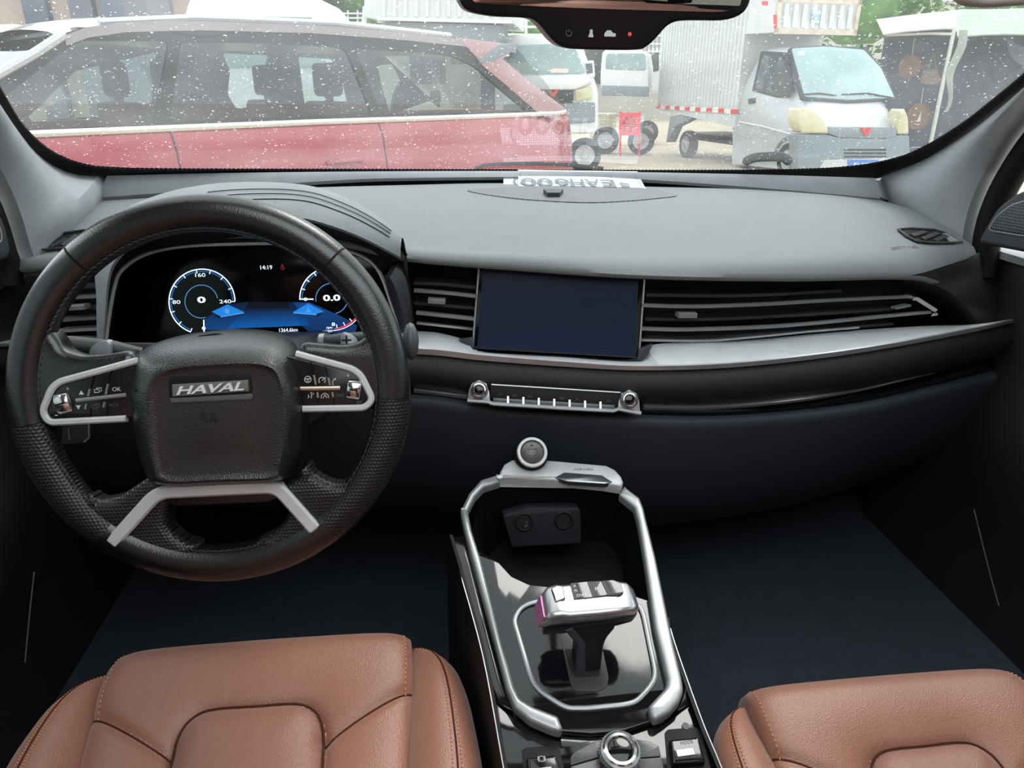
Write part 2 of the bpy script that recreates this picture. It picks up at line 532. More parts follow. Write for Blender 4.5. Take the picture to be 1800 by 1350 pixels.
# pillars
def pillar(name, A, B, X, label):
    A3 = [p+n_*.006 for p in onws(A)]; B3 = [atX(x, y, X) for x, y in B]
    for Q3 in (A3, B3):
        d = Q3[0]-Q3[1]; Q3.insert(0, Q3[0]+d*((1.61-Q3[0].z)/max(.02, d.z)))      # on up to the roof
    a = rail(A3, 40); b = rail(B3, 40)
    rails = []
    for k in range(9):
        t = k/8
        out = Vector((-1 if X < 0 else 1, 0, 0))
        rails.append([p.lerp(q, t)+Vector((-.028*sin(pi*t)*(1 if X > 0 else -1), -.028*sin(pi*t), .006*sin(pi*t))) for p, q in zip(a, b)])
    back = [q+Vector((.05 if X > 0 else -.05, .02, 0)) for q in b]
    mb = MB(); mb.loft(rails+[back])
    return obj(name, mb, M_GREY, kind='structure', label=label)
PLA = [(-120, -20), (-60, 82), (-10, 160), (30, 220), (60, 258), (92, 284), (130, 300), (183, 308), (192, 345)]
PLB = [(-120, 60), (-60, 190), (-20, 262), (8, 310), (28, 352), (42, 392), (52, 428), (60, 452), (64, 485)]
pillar('trim_1', PLA, PLB, -.735, 'grey cloth windscreen pillar beside the steering wheel')
PRA = [(1930, 30), (1872, 78), (1806, 140), (1755, 184), (1696, 230), (1630, 272), (1585, 292), (1546, 310), (1535, 345)]
PRB = [(1930, 70), (1872, 122), (1812, 186), (1762, 250), (1725, 312), (1704, 362), (1694, 402), (1690, 440), (1688, 475)]
pillar('trim_2', PRA, PRB, .735, 'grey cloth windscreen pillar on the passenger side')
# door seals along the pillars
for nm, B, X in (('trim_3', PLB, -.75), ('trim_4', PRB, .75)):
    mb = MB(); s = 1 if X > 0 else -1
    B3 = [atX(x, y, .735*s)+Vector((s*.03, -.004, 0)) for x, y in B]; d = B3[0]-B3[1]; B3.insert(0, B3[0]+d*((1.61-B3[0].z)/max(.02, d.z)))
    path = rail(B3, 50)
    mb.tube([p+Vector((s*.004, -.012, -.01)) for p in path], .021, 10)
    obj(nm, mb, M_SEAL, kind='structure', label='black rubber door seal '+('left' if s < 0 else 'right')+' of the dashboard')

# doors: panels with arm rest, speaker corner, window opening above
def door(name, s, label):
    X = .80*s
    mb = MB()
    prof = [(0, .34), (0, .60), (-.03, .64), (-.055, .74), (-.06, .80), (-.03, .84), (-.012, .90), (-.012, .99), (-.02, 1.03), (0.0, 1.055), (.05, 1.06), (.05, .34)]
    V = []; ys = [-.35, -.1, .2, .5, .8, 1.0, 1.15, 1.35]
    rails = []
    for y in ys:
        k = 1.0 if y < .9 else max(.15, 1-(y-.9)/.3)
        rails.append([(X+s*(a*k if a < 0 else a), y, z) for a, z in prof])
    mb.loft(rails, closed=True)
    o = obj(name, mb, M_BLACK, kind='structure', label=label)
    # upper ledge, light on it painted in as pale grey
    mb = MB()
    mb.sweep([(X+s*.012, y, 1.058) for y in (-.35, .3, .8, 1.05, 1.16)], [(-.03, -.008), (.03, -.008), (.03, .004), (.022, .008), (-.022, .008), (-.03, .004)], up=(0, 0, 1))
    obj('ledge', mb, M_GREY, o)
    # rear frame post and upper frame
    mb = MB()
    mb.box((X-.02, -.42, 1.03), (X+.04, -.26, 1.64))
    mb.box((X-.02, -.42, 1.53), (X+.04, .8, 1.64))
    obj('frame', mb, M_SEAL, o)
    mb = MB(); mb.sweep([(X-s*.045, y, .80) for y in (-.3, .1, .45, .62)], [(-.03, -.02), (.03, -.02), (.03, .012), (.02, .02), (-.02, .02), (-.03, .012)], up=(0, 0, 1))
    obj('armrest', mb, M_BAND, o)
    return o
door_l = door('door_1', -1, 'black front door trim on the steering wheel side')
door_r = door('door_2', 1, 'black front door trim on the passenger side')
# speaker corner of each door
def corner(o, s, outline, grille, X):
    pl = PL((X*1.0, 1.0, 1.1), (0, -s, 0), (0, 0, 1))
    pl = PL(Vector((X, 1.0, 1.1)), Vector((s*.25, -s*1.0, 0)) if s > 0 else Vector((.25, 1.0, 0)), (0, 0, 1))
    if pl.n.dot(CAM-pl.o) < 0: pl = PL(pl.o, -pl.u, pl.v)
    mb = MB(); mb.prism(rnd(pl.pts(outline), .012), -.05, 0.0, .006, 3)
    c = obj('sail_panel', mb, M_BLACK, o, pl)
    mb = MB(); P = rnd(ccw(pl.pts(grille, .002)), .008); mb.prism(P, -.002, .003, .002)
    obj('speaker_grille', mb, dots('speaker_mesh', (62, 64, 67), .5, .0045, (8, 8, 9), .30), c, pl)
    mb = MB(); Q = P+[P[0]]
    mb.tube([(x, y, .002) for x, y in P], .0012, 6, closed=True)
    obj('grille_rim', mb, M_CHROMED, c, pl)
for o_, X_, L in ((door_l, -.742, [(60, 1005), (54, 1060), (48, 1120), (44, 1165)]), (door_r, .742, [(1712, 895), (1728, 960), (1742, 1015), (1756, 1065)])):
    mb = MB(); mb.tube([atX(x, y, X_) for x, y in L], .0009, 6); obj('panel_edge', mb, M_CHROMED, o_)
corner(door_r, 1, [(1716, 428), (1732, 398), (1752, 365), (1785, 340), (1850, 318), (1900, 318), (1900, 470), (1800, 444)], [(1738, 402), (1752, 380), (1778, 360), (1830, 345), (1870, 345), (1870, 420), (1796, 414), (1745, 406)], .745)
corner(door_l, -1, [(-70, 330), (-20, 340), (10, 390), (22, 440), (16, 456), (-70, 480)], [(-60, 350), (-20, 362), (0, 400), (4, 425), (-60, 440)], -.755)
# side glass
for nm, s in (('window_2', -1), ('window_3', 1)):
    mb = MB(); X = .822*s
    mb.add([(X, -.3, 1.05), (X, 1.14, 1.05), (X, .45, 1.56), (X, -.3, 1.56)], [(0, 1, 2, 3)])
    mb.add([(X+.004*s, -.3, 1.05), (X+.004*s, 1.14, 1.05), (X+.004*s, .45, 1.56), (X+.004*s, -.3, 1.56)], [(0, 1, 2, 3)])
    obj(nm, mb, glass('side_glass_tinted', (.42, .45, .45)), kind='structure', label='front door window '+('left' if s < 0 else 'right')+' of the seats')
# headliner, floor, bulkhead, rear of the cabin
mb = MB()
cl = lambda x, y: (x, y, 1.66-.05*(x/.8)**2-.03*max(0, (y-.35)/.35)**2)
XS = [-.84, -.7, -.56, -.44, -.3, -.15, 0, .15, .3, .44, .56, .7, .84]
for xs_, ys_ in ((XS, (.48, .54, .6, .68)), (XS, (-2.0, -1.4, -.9, -.45)), (XS[:4], (-.45, -.2, .1, .3, .48)), (XS[-4:], (-.45, -.2, .1, .3, .48))):
    mb.loft([[cl(x, y) for x in xs_] for y in ys_])
obj('ceiling', mb, M_HEAD, kind='structure', label='pale cloth roof lining of the car')
mb = MB(); mb.box((-.88, -2.0, .36), (.88, 1.7, .40))
obj('floor', mb, M_CARPET, kind='structure', label='black carpet of the footwells')
mb = MB(); mb.box((-.88, 1.62, .36), (.88, 1.66, 1.12)); mb.box((-.88, 1.35, 1.105), (.88, 1.66, 1.115))
mb.box((-.88, .9, .36), (-.84, 1.66, 1.06)); mb.box((.84, .9, .36), (.88, 1.66, 1.06))
obj('wall_front', mb, M_DARK, kind='structure', label='dark bulkhead behind the dashboard')
mb = MB(); mb.box((-.88, -2.0, .36), (.88, -1.95, 1.1)); mb.box((-.88, -2.0, 1.5), (.88, -1.95, 1.66))
for s in (-1, 1):
    mb.box((s*.84-.02, -2.0, .36), (s*.84+.02, -.35, 1.08)); mb.box((s*.84-.02, -2.0, 1.5), (s*.84+.02, -.35, 1.66)); mb.box((s*.84-.02, -2.0, 1.0), (s*.84+.02, -1.55, 1.6))
obj('wall_back', mb, M_DARK, kind='structure', label='rear and rear sides of the cabin')
for nm, a, b in (('window_4', (-.83, -1.55), (-.83, -.35)), ('window_5', (.83, -1.55), (.83, -.35)), ('window_6', (-.8, -1.97), (.8, -1.97))):
    mb = MB(); mb.add([(*a, 1.05), (*b, 1.05), (*b, 1.52), (*a, 1.52)], [(0, 1, 2, 3)])
    obj(nm, mb, glass('privacy_glass', (.14, .15, .15)), kind='structure', label='dark tinted rear glass of the cabin')

mb = MB(); mb.loft([[cl(x, y) for x in XS[3:-3]] for y in (-.45, -.2, .1, .3, .48)])
obj('window_7', mb, glass('sunroof_glass', (.92, .95, .95)), kind='structure', label='long glass sunroof above the front seats')
# ================================================================ dashboard
dash = root('dashboard', (0, 1.2, .5), 'grey topped dashboard with silver shelf and black lower panel', 'dashboard')
G0 = onb([(176, 353), (300, 345), (480, 332), (720, 325), (900, 322), (1139, 328), (1318, 333), (1450, 342), (1547, 352)], -.07)
G2 = onf([(40, 452), (120, 440), (250, 420), (420, 398), (600, 412), (720, 433), (980, 445), (1300, 448), (1560, 440), (1640, 437), (1712, 434)], .035)
G3 = onf([(10, 475), (100, 466), (250, 438), (420, 412), (600, 428), (712, 453), (900, 469), (1130, 484), (1400, 489), (1590, 486), (1650, 497), (1735, 540)], 0)
n = 90
g0, g2, g3 = rail(G0, n), rail(G2, n), rail(G3, n)
# give every column the same lateral share along the lines
rails = [[p+Vector((0, .06, -.05)) for p in g0], [p+Vector((0, .006, -.006)) for p in g0]]
for k in range(0, 9):
    t = k/8
    rails.append([p.lerp(q, t)+Vector((0, 0, .012*sin(pi*t))) for p, q in zip(g0, g2)])
for k in range(1, 7):
    t = k/6
    rails.append([p.lerp(q, t)+Vector((0, -.006*sin(pi*t), .004*sin(pi*t))) for p, q in zip(g2, g3)])
rails.append([p+Vector((0, .002, -.005)) for p in g3])
rails.append([p+Vector((0, .012, -.008)) for p in g3])
mb = MB(); mb.loft(rails)
obj('top_pad', mb, M_PAD, dash, smooth=60)
PADBVH = BVHTree.FromPolygons([Vector(p) for p in mb.v], mb.f)
PADRAILS = (g0, g2, g3)
# grey closing strip at the foot of the glass and the dark slot in front of it
t0 = rail(onb([(188, 309), (400, 304), (700, 301), (1000, 301), (1300, 306), (1538, 313)], -.035), 60)
t1 = rail(onb([(176, 347), (300, 338), (408, 330), (560, 319), (700, 313), (1000, 311), (1139, 316), (1333, 330), (1450, 340), (1547, 349)], -.05), 60)
mb = MB(); mb.loft([[p+Vector((0, .04, -.02)) for p in t0], t0, [p.lerp(q, .5)+Vector((0, -.002, .002)) for p, q in zip(t0, t1)], t1, [p+Vector((0, .004, -.006)) for p in t1], [p+Vector((0, .05, -.01)) for p in t1]])
obj('cowl_strip', mb, mat('cowl_plastic', (136, 140, 143), .6, bump=('leather', 900, .3), spec=.35), dash)
mb = MB(); mb.loft([[p+Vector((0, .03, -.002)) for p in t1], [p+Vector((0, .02, -.06)) for p in t1], [p+Vector((0, -.03, -.06)) for p in t1]])
obj('defrost_slot', mb, M_DARK, dash)

# recess that carries vents and screen
rt = [p+Vector((0, .010, -.008)) for p in g3]
rows = [rt, [p+Vector((0, .075, -.012)) for p in g3], [p+Vector((0, .078, -.05)) for p in g3], [p+Vector((0, .08, -.13)) for p in g3]]
mb = MB(); mb.loft(rows)
obj('vent_recess', mb, M_DARK, dash)
# outer end of the recess: the leather cheek that turns down to the silver shelf
ck0 = rail(onf([(1590, 487), (1640, 498), (1690, 530), (1718, 568)], .0), 16)
ck1 = rail(onf([(1700, 455), (1730, 480), (1770, 520), (1800, 562)], .012), 16)
ck2 = rail(onf([(1585, 500), (1625, 515), (1660, 545), (1672, 570)], .06), 16)
mb = MB(); mb.loft([ck2, [p.lerp(q, .75) for p, q in zip(ck2, ck0)], ck0, [p.lerp(q, .3)+Vector((0, -.004, 0)) for p, q in zip(ck0, ck1)], ck1, [p+Vector((.06, .05, 0)) for p in ck1]])
obj('end_cheek', mb, M_BLACK, dash)

# silver shelf
S0 = rail(onf([(-40, 598), (60, 592), (180, 590), (450, 594), (722, 582), (800, 592), (822, 598), (845, 617), (980, 624), (1112, 632), (1142, 606), (1300, 599), (1450, 585), (1570, 576), (1650, 572), (1715, 570), (1790, 556)], .03), 120, 5)
S1 = rail(onf([(-40, 605), (60, 602), (180, 602), (450, 612), (722, 610), (850, 622), (1000, 634), (1130, 641), (1300, 635), (1500, 612), (1700, 578), (1790, 559)], -.04), 120)
S2 = rail(onf([(-40, 611), (60, 608), (180, 608), (450, 620), (722, 622), (850, 634), (1000, 645), (1130, 651), (1300, 645), (1500, 622), (1700, 586), (1790, 565)], -.042), 120)
def reS(P, Q):
    """reorder P so that its columns have the x of Q"""
    out = []
    for q in Q:
        j = min(range(len(P)-1), key=lambda i: 0 if P[i].x <= q.x <= P[i+1].x else min(abs(P[i].x-q.x), abs(P[i+1].x-q.x))+1)
        d = P[j+1].x-P[j].x
        out.append(P[j].lerp(P[j+1], min(1, max(0, (q.x-P[j].x)/d)) if d > 1e-9 else 0))
    return out
Q = [S1[0].lerp(S1[-1], 0)]*0
xs = [S1[0].x+(S1[-1].x-S1[0].x)*i/199 for i in range(200)]
xq = [Vector((x, 0, 0)) for x in xs]
s0, s1, s2 = reS(S0, xq), reS(S1, xq), reS(S2, xq)
mb = MB(); mb.loft([[p+Vector((0, .002, -.02)) for p in s0], s0, s1])
obj('silver_shelf', mb, M_SHELF, dash, smooth=30)
mb = MB(); mb.loft([s1, [p+Vector((0, -.0015, -.0015)) for p in s1], s2, [p+Vector((0, .02, -.002)) for p in s2]])
obj('shelf_edge', mb, M_CHROMED, dash, smooth=30)
# stitched leather band
B1 = rail(onf([(-40, 660), (200, 660), (450, 670), (722, 682), (825, 694), (980, 702), (1130, 709), (1300, 708), (1500, 686), (1640, 655), (1790, 615)], -.018), 80)
b0 = [p+Vector((0, .008, -.001)) for p in rail(S2, 80)]
mb = MB(); mb.loft([b0]+[[p.lerp(q, t)+Vector((0, -.018*sin(pi*t)-.004, 0)) for p, q in zip(b0, B1)] for t in (.12, .3, .5, .7, .88)]+[B1, [p+Vector((0, .02, .0)) for p in B1]])
obj('leather_band', mb, M_BAND, dash)
# gloss strip under the band
L1 = rail(onf([(-40, 690), (200, 688), (450, 700), (722, 698), (900, 722), (1130, 735), (1300, 735), (1500, 715), (1640, 684), (1790, 646)], -.03), 80)
mb = MB(); mb.loft([[p+Vector((0, .012, .004)) for p in B1], [p+Vector((0, .004, -.002)) for p in B1]]+[[p.lerp(q, t)+Vector((0, .012-.014*sin(pi*t), 0)) for p, q in zip(B1, L1)] for t in (.25, .5, .75)]+[[p+Vector((0, .014, .001)) for p in L1]])
obj('gloss_strip', mb, M_GLOSS, dash)
for nm, pts in (('strip_chrome', [(728, 684), (780, 690), (822, 695)]), ('strip_chrome', [(1130, 714), (1220, 715), (1300, 711), (1400, 701), (1500, 686), (1580, 669), (1645, 655)])):
    mb = MB(); P = rail(onf(pts, -.022), 40)
    sc = [1.0 if nm and i < 20 else max(.12, 1-(i-20)/20*.85) if pts[0][0] > 1000 else 1.0 for i in range(40)]
    mb.sweep(P, [(-.004, -.003), (.004, -.003), (.004, .003), (0, .0042), (-.004, .003)], up=(0, -.5, .86), scale=sc)
    obj(nm, mb, M_CHROMED, dash)
# lower panel with its rounded upper lip
mb = MB()
lw = [[p+Vector((0, .014, .001)) for p in L1], [p+Vector((0, .002, .003)) for p in L1], [p+Vector((0, -.005, .001)) for p in L1], [p+Vector((0, -.008, -.005)) for p in L1], [p+Vector((0, -.005, -.015)) for p in L1],
      [p+Vector((0, .01, -.06)) for p in L1], [p+Vector((0, .06, -.16)) for p in L1], [p+Vector((0, .16, -.28)) for p in L1], [p+Vector((0, .5, -.36)) for p in L1]]
mb.loft(lw)
obj('lower_panel', mb, mat('lower_dash_plastic', (56, 62, 71), .55, bump=('leather', 900, .3), spec=.35), dash, smooth=60)

# air vent slats between lip and shelf
def slat(pts, mat_, d=.03, hgt=.0022, dep=.012, name='vent_slat', caps=None):
    mb = MB(); P = rail(onf(pts, d), 24)
    mb.sweep(P, [(-dep, -hgt), (dep, -hgt), (dep, hgt), (-dep, hgt)], up=(0, 0, 1))
    return obj(name, mb, mat_, dash, smooth=30)
def tab(x0, x1, y, d=.012, name='vent_tab', tilt=0):
    mb = MB(); P = onf([(x0, y), ((x0+x1)/2, y+tilt/2), (x1, y+tilt)], d)
    mb.sweep(P, [(-.006, -.0032), (.006, -.0032), (.006, .002), (.004, .0035), (-.004, .0035), (-.006, .002)], up=(0, 0, 1))
    return obj(name, mb, M_SILV, dash)
R1v = [(1128, 536), (1180, 538), (1245, 538), (1350, 534), (1450, 528), (1600, 521)]
R2v = [(1126, 577), (1180, 579), (1245, 578), (1350, 574), (1450, 566), (1550, 556), (1636, 548)]
R3v = [(1126, 597), (1240, 598), (1330, 591), (1420, 582), (1508, 575)]
for pts in (R1v, R2v): slat(pts, M_SILV, .016, .0022, .0028, 'chrome_slat')
slat(R3v, M_CHROMED, .026, .0016, .003, 'chrome_slat')
slat([(1128, 557), (1245, 557), (1400, 550), (1560, 540)], M_BLACK, .035)
slat([(1130, 515), (1300, 516), (1470, 508)], M_BLACK, .035)
slat([(1126, 588), (1245, 588), (1400, 578), (1560, 566)], M_BLACK, .045)
slat([(728, 510), (780, 514), (836, 520)], M_SILV, .016, .0022, .0028, 'chrome_slat')
slat([(732, 549), (780, 554), (833, 560)], M_SILV, .016, .0024, .0028, 'chrome_slat')
slat([(733, 567), (780, 572), (832, 578)], M_CHROMED, .026, .0016, .003, 'chrome_slat')
slat([(731, 529), (780, 533), (836, 538)], M_BLACK, .035)
slat([(729, 494), (780, 496), (836, 502)], M_BLACK, .035)
tab(753, 783, 527, tilt=2); tab(1190, 1222, 553)
mb = MB(); P = onf([(1571, 541), (1596, 536)], .014); mb.sweep(P, [(-.005, -.0015), (.005, -.0015), (.005, .0015), (-.005, .0015)], up=(0, 0, 1)); obj('vent_tab', mb, M_SILV, dash)
# arrow shaped chrome end of the passenger vents
mb = MB(); P = onf([(1598, 521), (1606, 521), (1640, 542), (1641, 548), (1632, 549)], .016)
mb.sweep(P, [(-.008, -.003), (.008, -.003), (.008, .003), (-.008, .003)], up=(0, -.3, .95))
obj('vent_end_cap', mb, M_CHROME, dash, smooth=30)
# driver's side vents left of the cluster
for pts, mt in (([(112, 523), (150, 520), (188, 518)], M_CHROMED), ([(112, 561), (150, 558), (186, 556)], M_CHROMED), ([(108, 580), (150, 577), (182, 575)], M_CHROMED), ([(112, 541), (150, 540), (188, 537)], M_BLACK), ([(112, 504), (150, 502), (190, 500)], M_BLACK)):
    slat(pts, mt, .0, .0022, .008, 'chrome_slat' if mt is M_CHROMED else 'vent_slat')
tab(127, 154, 540, -.012, tilt=-2)

# speaker grille in the middle of the pad
def onpad(L, lift=.0):
    out = []
    for x, y in L:
        r = ray(x, y).normalized(); h_ = PADBVH.ray_cast(CAM, r)
        p = h_[0] if h_[0] is not None else atY(x, y, 1.2)
        out.append(p+Vector((0, -lift*.3, lift)))
    return out
gr = onpad(cat([(822, 336), (880, 331), (960, 328), (1060, 329), (1140, 333), (1190, 344), (1150, 350), (1090, 355), (1030, 357), (960, 354), (890, 348)], 4, True), .0015)
mb = MB(); c = sum(gr, Vector())/len(gr)
mb.v = [tuple(p) for p in gr]+[tuple(p+Vector((0, 0, -.004))) for p in gr]; k = len(gr)
mb.f = [tuple(range(k))]+[(i, (i+1) % k, (i+1) % k+k, i+k) for i in range(k)]
obj('speaker_grille', mb, dots('speaker_mesh_fine', (112, 115, 117), .55, .0036, (30, 31, 32), .34), dash)
# light sensor on the grille
mb = MB(); q = onpad([(955, 340), (990, 340), (984, 347), (962, 347)], .0)
for P in q: pass
mb.v = [tuple(p+Vector((0, 0, .008))) for p in q]+[tuple(p) for p in q]; mb.f = [(0, 1, 2, 3), (0, 1, 5, 4), (1, 2, 6, 5), (2, 3, 7, 6), (3, 0, 4, 7)]
obj('light_sensor', mb, M_BLACK, dash, smooth=0)
# demister outlets in both corners of the pad
def demister(outl, slats, flip, silver):
    q = onpad(outl, .002)
    k = len(q); mb = MB()
    mb.v = [tuple(p) for p in q]+[tuple(p+Vector((0, .0, -.004))) for p in q]
    mb.f = [tuple(range(k))]+[(i, (i+1) % k, (i+1) % k+k, i+k) for i in range(k)]
    o = obj('demister_outlet', mb, M_DARK, dash, smooth=0)
    mb = MB(); mb.tube([p+Vector((0, 0, .001)) for p in q], .002, 6, closed=True)
    obj('outlet_rim', mb, M_BLACK, o)
    for a, b in slats:
        P = onpad([a, b], .004); mb = MB()
        mb.sweep(P, [(-.004, -.002), (.004, -.002), (.004, .001), (-.004, .001)], up=(0, -.4, .9))
        obj('louvre', mb, M_BLACK, o, smooth=0)
    mb = MB(); q2 = onpad(silver, .004)
    mb.v = [tuple(p) for p in q2]+[tuple(p+Vector((0, 0, -.004))) for p in q2]; kk = len(q2)
    mb.f = [tuple(range(kk))]+[(i, (i+1) % kk, (i+1) % kk+kk, i+kk) for i in range(kk)]
    obj('outlet_blade', mb, M_SILV, o, smooth=0)
demister([(1578, 406), (1600, 404), (1640, 406), (1660, 412), (1690, 429), (1640, 430), (1610, 427), (1592, 418)], [((1602, 418), (1625, 411)), ((1620, 424), (1648, 413)), ((1642, 427), (1662, 418))], 1, [(1655, 414), (1662, 413), (1690, 429), (1668, 429)])
demister([(58, 444), (75, 428), (100, 415), (150, 408), (160, 412), (140, 430), (110, 440)], [((92, 438), (120, 424)), ((112, 436), (138, 418))], -1, [(60, 444), (78, 428), (102, 418), (90, 432), (80, 443)])
# faint AIRBAG relief on the pad
pq = onpad([(1566, 438), (1612, 434)], .0008)
u_ = (pq[1]-pq[0]); pl = PL((pq[0]+pq[1])/2, u_, (0, .9, .3))
obj('airbag_lettering', txt('AIRBAG', (0, 0), .009, ext=.0006, w=u_.length), M_PAD, dash, pl)

# ================================================================ instrument cluster
cpl = PL(atY(455, 520, 1.0), (1, 0, 0), (0, .17, .985))
OUT = [(182, 640), (192, 560), (203, 500), (216, 474), (250, 450), (300, 436), (370, 430), (500, 428), (590, 436), (640, 452), (668, 480), (690, 540), (706, 590), (716, 640)]
clus = root('instrument_cluster', cpl.o, 'lit digital instrument cluster behind the steering wheel, with blue gauges', 'instrument cluster')
P = ccw(cpl.pts(cat([tuple(map(float, p)) for p in OUT], 4)))
mb = MB(); mb.prism(P, -.02, 0.0, .001)
obj('display_glass', mb, mat('black_display_glass', (5, 6, 8), .12, spec=.22, var=.02), clus, cpl)
mb = MB(); path = cpl.pts(cat([tuple(map(float, p)) for p in OUT], 6))
mb.sweep([(x, y, .002) for x, y in path], [(-.0022, -.003), (.0022, -.003), (.0022, .0015), (0, .003), (-.0022, .0015)], up=(0, 0, 1))
obj('bezel', mb, M_SHELF, clus, cpl)
def screen_mat(name, rgb, st=1.0):
    return mat(name, rgb, .5, emit=st, var=.03, vs=60)
E_WHITE = screen_mat('screen_white', (225, 240, 250), .95)
E_BLUE = screen_mat('screen_blue', (30, 110, 180), .55)
E_PALE = screen_mat('screen_pale_blue', (90, 160, 215), .6)
E_RED = screen_mat('screen_red', (235, 60, 50), .8)
E_DKR = screen_mat('screen_dull_red', (120, 40, 36), .5)
# blue glow of the display: vertical gradients in world space on the lit panels
def glow(name, c0, c1, y0, y1, axis='Y', st=1.0):
    m = bpy.data.materials.new(name); m.use_nodes = True
    N, L = m.node_tree.nodes, m.node_tree.links
    b = N['Principled BSDF']; b.inputs['Base Color'].default_value = (0, 0, 0, 1); b.inputs['Roughness'].default_value = .4
    tc = N.new('ShaderNodeTexCoord'); sp = N.new('ShaderNodeSeparateXYZ'); L.new(tc.outputs['Object'], sp.inputs[0])
    mr = N.new('ShaderNodeMapRange'); L.new(sp.outputs[axis], mr.inputs[0]); mr.inputs[1].default_value = y0; mr.inputs[2].default_value = y1
    rp = N.new('ShaderNodeValToRGB'); rp.color_ramp.elements[0].color = (*lin(c0), 1); rp.color_ramp.elements[1].color = (*lin(c1), 1)
    L.new(mr.outputs[0], rp.inputs['Fac']); L.new(rp.outputs['Color'], b.inputs['Emission Color']); b.inputs['Emission Strength'].default_value = st
    return m
def flat(name, pts, h, m, parent=clus, pl=cpl, t=.0002):
    mb = MB(); mb.prism(pl.pts(pts, h), h-t, h); return obj(name, mb, m, parent, pl, smooth=0)
H1, H2, H3 = .0006, .0009, .0012
flat('road_panel', [(440, 531), (515, 531), (545, 572), (400, 578)], H1, glow('screen_glow_road', (6, 84, 160), (4, 9, 22), -.016, .010, st=.9))
flat('fuel_panel', [(361, 560), (400, 535), (438, 530), (415, 580), (361, 580)], H1, glow('screen_glow_fuel', (6, 62, 118), (5, 24, 56), -.016, .016, st=.9))
flat('temperature_panel', [(505, 531), (545, 532), (600, 556), (628, 572), (625, 585), (545, 585), (530, 572)], H1, glow('screen_glow_temp', (5, 42, 90), (8, 60, 118), -.018, .012, st=.9))
for pts in ([(372, 548), (400, 535), (430, 549), (388, 556)], [(515, 549), (541, 533), (570, 548), (558, 553)]):
    flat('gauge_facet', pts, H2, screen_mat('screen_facet_blue', (24, 118, 200), .8))
for pts in ([(372, 551), (388, 556), (387, 561)], [(556, 552), (570, 548), (557, 558)]):
    flat('gauge_shadow', pts, H2, screen_mat('screen_navy', (4, 14, 34), .6))
for a, b in (((388, 557), (428, 550)), ((516, 550), (556, 553))):
    mb = MB(); q = cpl.pts([a, b], H3); mb.tube([(*q[0], H3), (*q[1], H3)], .0007, 6); obj('gauge_bar', mb, E_PALE, clus, cpl)
def arcp(cx, cy, rx, ry, a0, a1, k=40):
    return [(cx+rx*cos(rad(a0+(a1-a0)*i/(k-1))), cy-ry*sin(rad(a0+(a1-a0)*i/(k-1)))) for i in range(k)]
def line(name, pts, r, m, h=H2):
    mb = MB(); mb.tube([(*cpl.px(x, y, h), h) for x, y in pts], r, 5, flat=.3, up=(0, 0, 1)); return obj(name, mb, m, clus, cpl)
# speedometer
line('dial_ring', arcp(355, 530, 58, 57, 0, 250), .0008, E_WHITE)
line('dial_ring', arcp(355, 530, 54, 53, 2, 250), .0007, E_BLUE)
line('inner_ring', arcp(354, 530, 29, 29, 12, 285), .0005, E_PALE)
for d in range(0, 251, 25):
    line('dial_tick', [(355+57*cos(rad(d)), 530-56*sin(rad(d))), (355+51*cos(rad(d)), 530-50*sin(rad(d)))], .0006, E_WHITE, H3)
line('dial_needle', [(358, 562), (359, 590)], .0009, E_WHITE, H3)
# rev counter
line('dial_ring', arcp(583, 524, 56, 54, 75, 182), .0008, E_WHITE)
line('dial_ring', arcp(583, 524, 52, 50, 75, 182), .0007, E_BLUE)
line('red_zone', arcp(583, 524, 55, 54, -22, -85), .0008, E_RED)
line('dial_ring', arcp(583, 524, 58, 57, -22, -88), .0005, E_WHITE)
line('inner_ring', arcp(583, 525, 28, 27, -75, 190), .0005, E_PALE)
for d in (85, 104, 124, 143, 162, -35, -50, -65, -80):
    line('dial_tick', [(583+55*cos(rad(d)), 524-53*sin(rad(d))), (583+49*cos(rad(d)), 524-47*sin(rad(d)))], .0006, E_WHITE, H3)
line('dial_needle', [(526, 526), (551, 526)], .0009, E_WHITE, H3)
def disp(name, s, x, y, hp, m, wp=None, b=.0):
    k = .00078
    mb = txt(s, cpl.px(x, y, H3), hp*k, H3-.0002, .0003, (wp*k if wp else None), bold=b)
    return obj(name, mb, m, clus, cpl, smooth=0)
disp('speed_digits', '0', 354, 527, 11, E_WHITE, 14, .03); disp('rev_digits', '0.0', 583, 523.5, 11, E_WHITE, 30, .03)
disp('dial_number', '160', 352, 483.5, 6.5, E_WHITE, 17); disp('dial_number', '80', 310, 531, 6.5, E_WHITE, 13); disp('dial_number', '240', 396, 530, 6.5, E_WHITE, 20)
disp('dial_number', '0', 358, 577, 6, E_WHITE, 6); disp('dial_number', '3', 580, 479.5, 6.5, E_WHITE, 6); disp('dial_number', '8', 586, 570, 6, E_WHITE, 6); disp('dial_number', '0', 537, 526, 6, E_WHITE, 6)
disp('rev_unit', 'rpm', 579, 577, 4.5, E_WHITE, 10); disp('rev_unit', '×1000', 576, 582, 4, E_WHITE, 16)
disp('clock', '14:19', 468, 470, 7, E_WHITE, 20); disp('odometer', '1364.6km', 507, 580, 6.5, E_WHITE, 32)
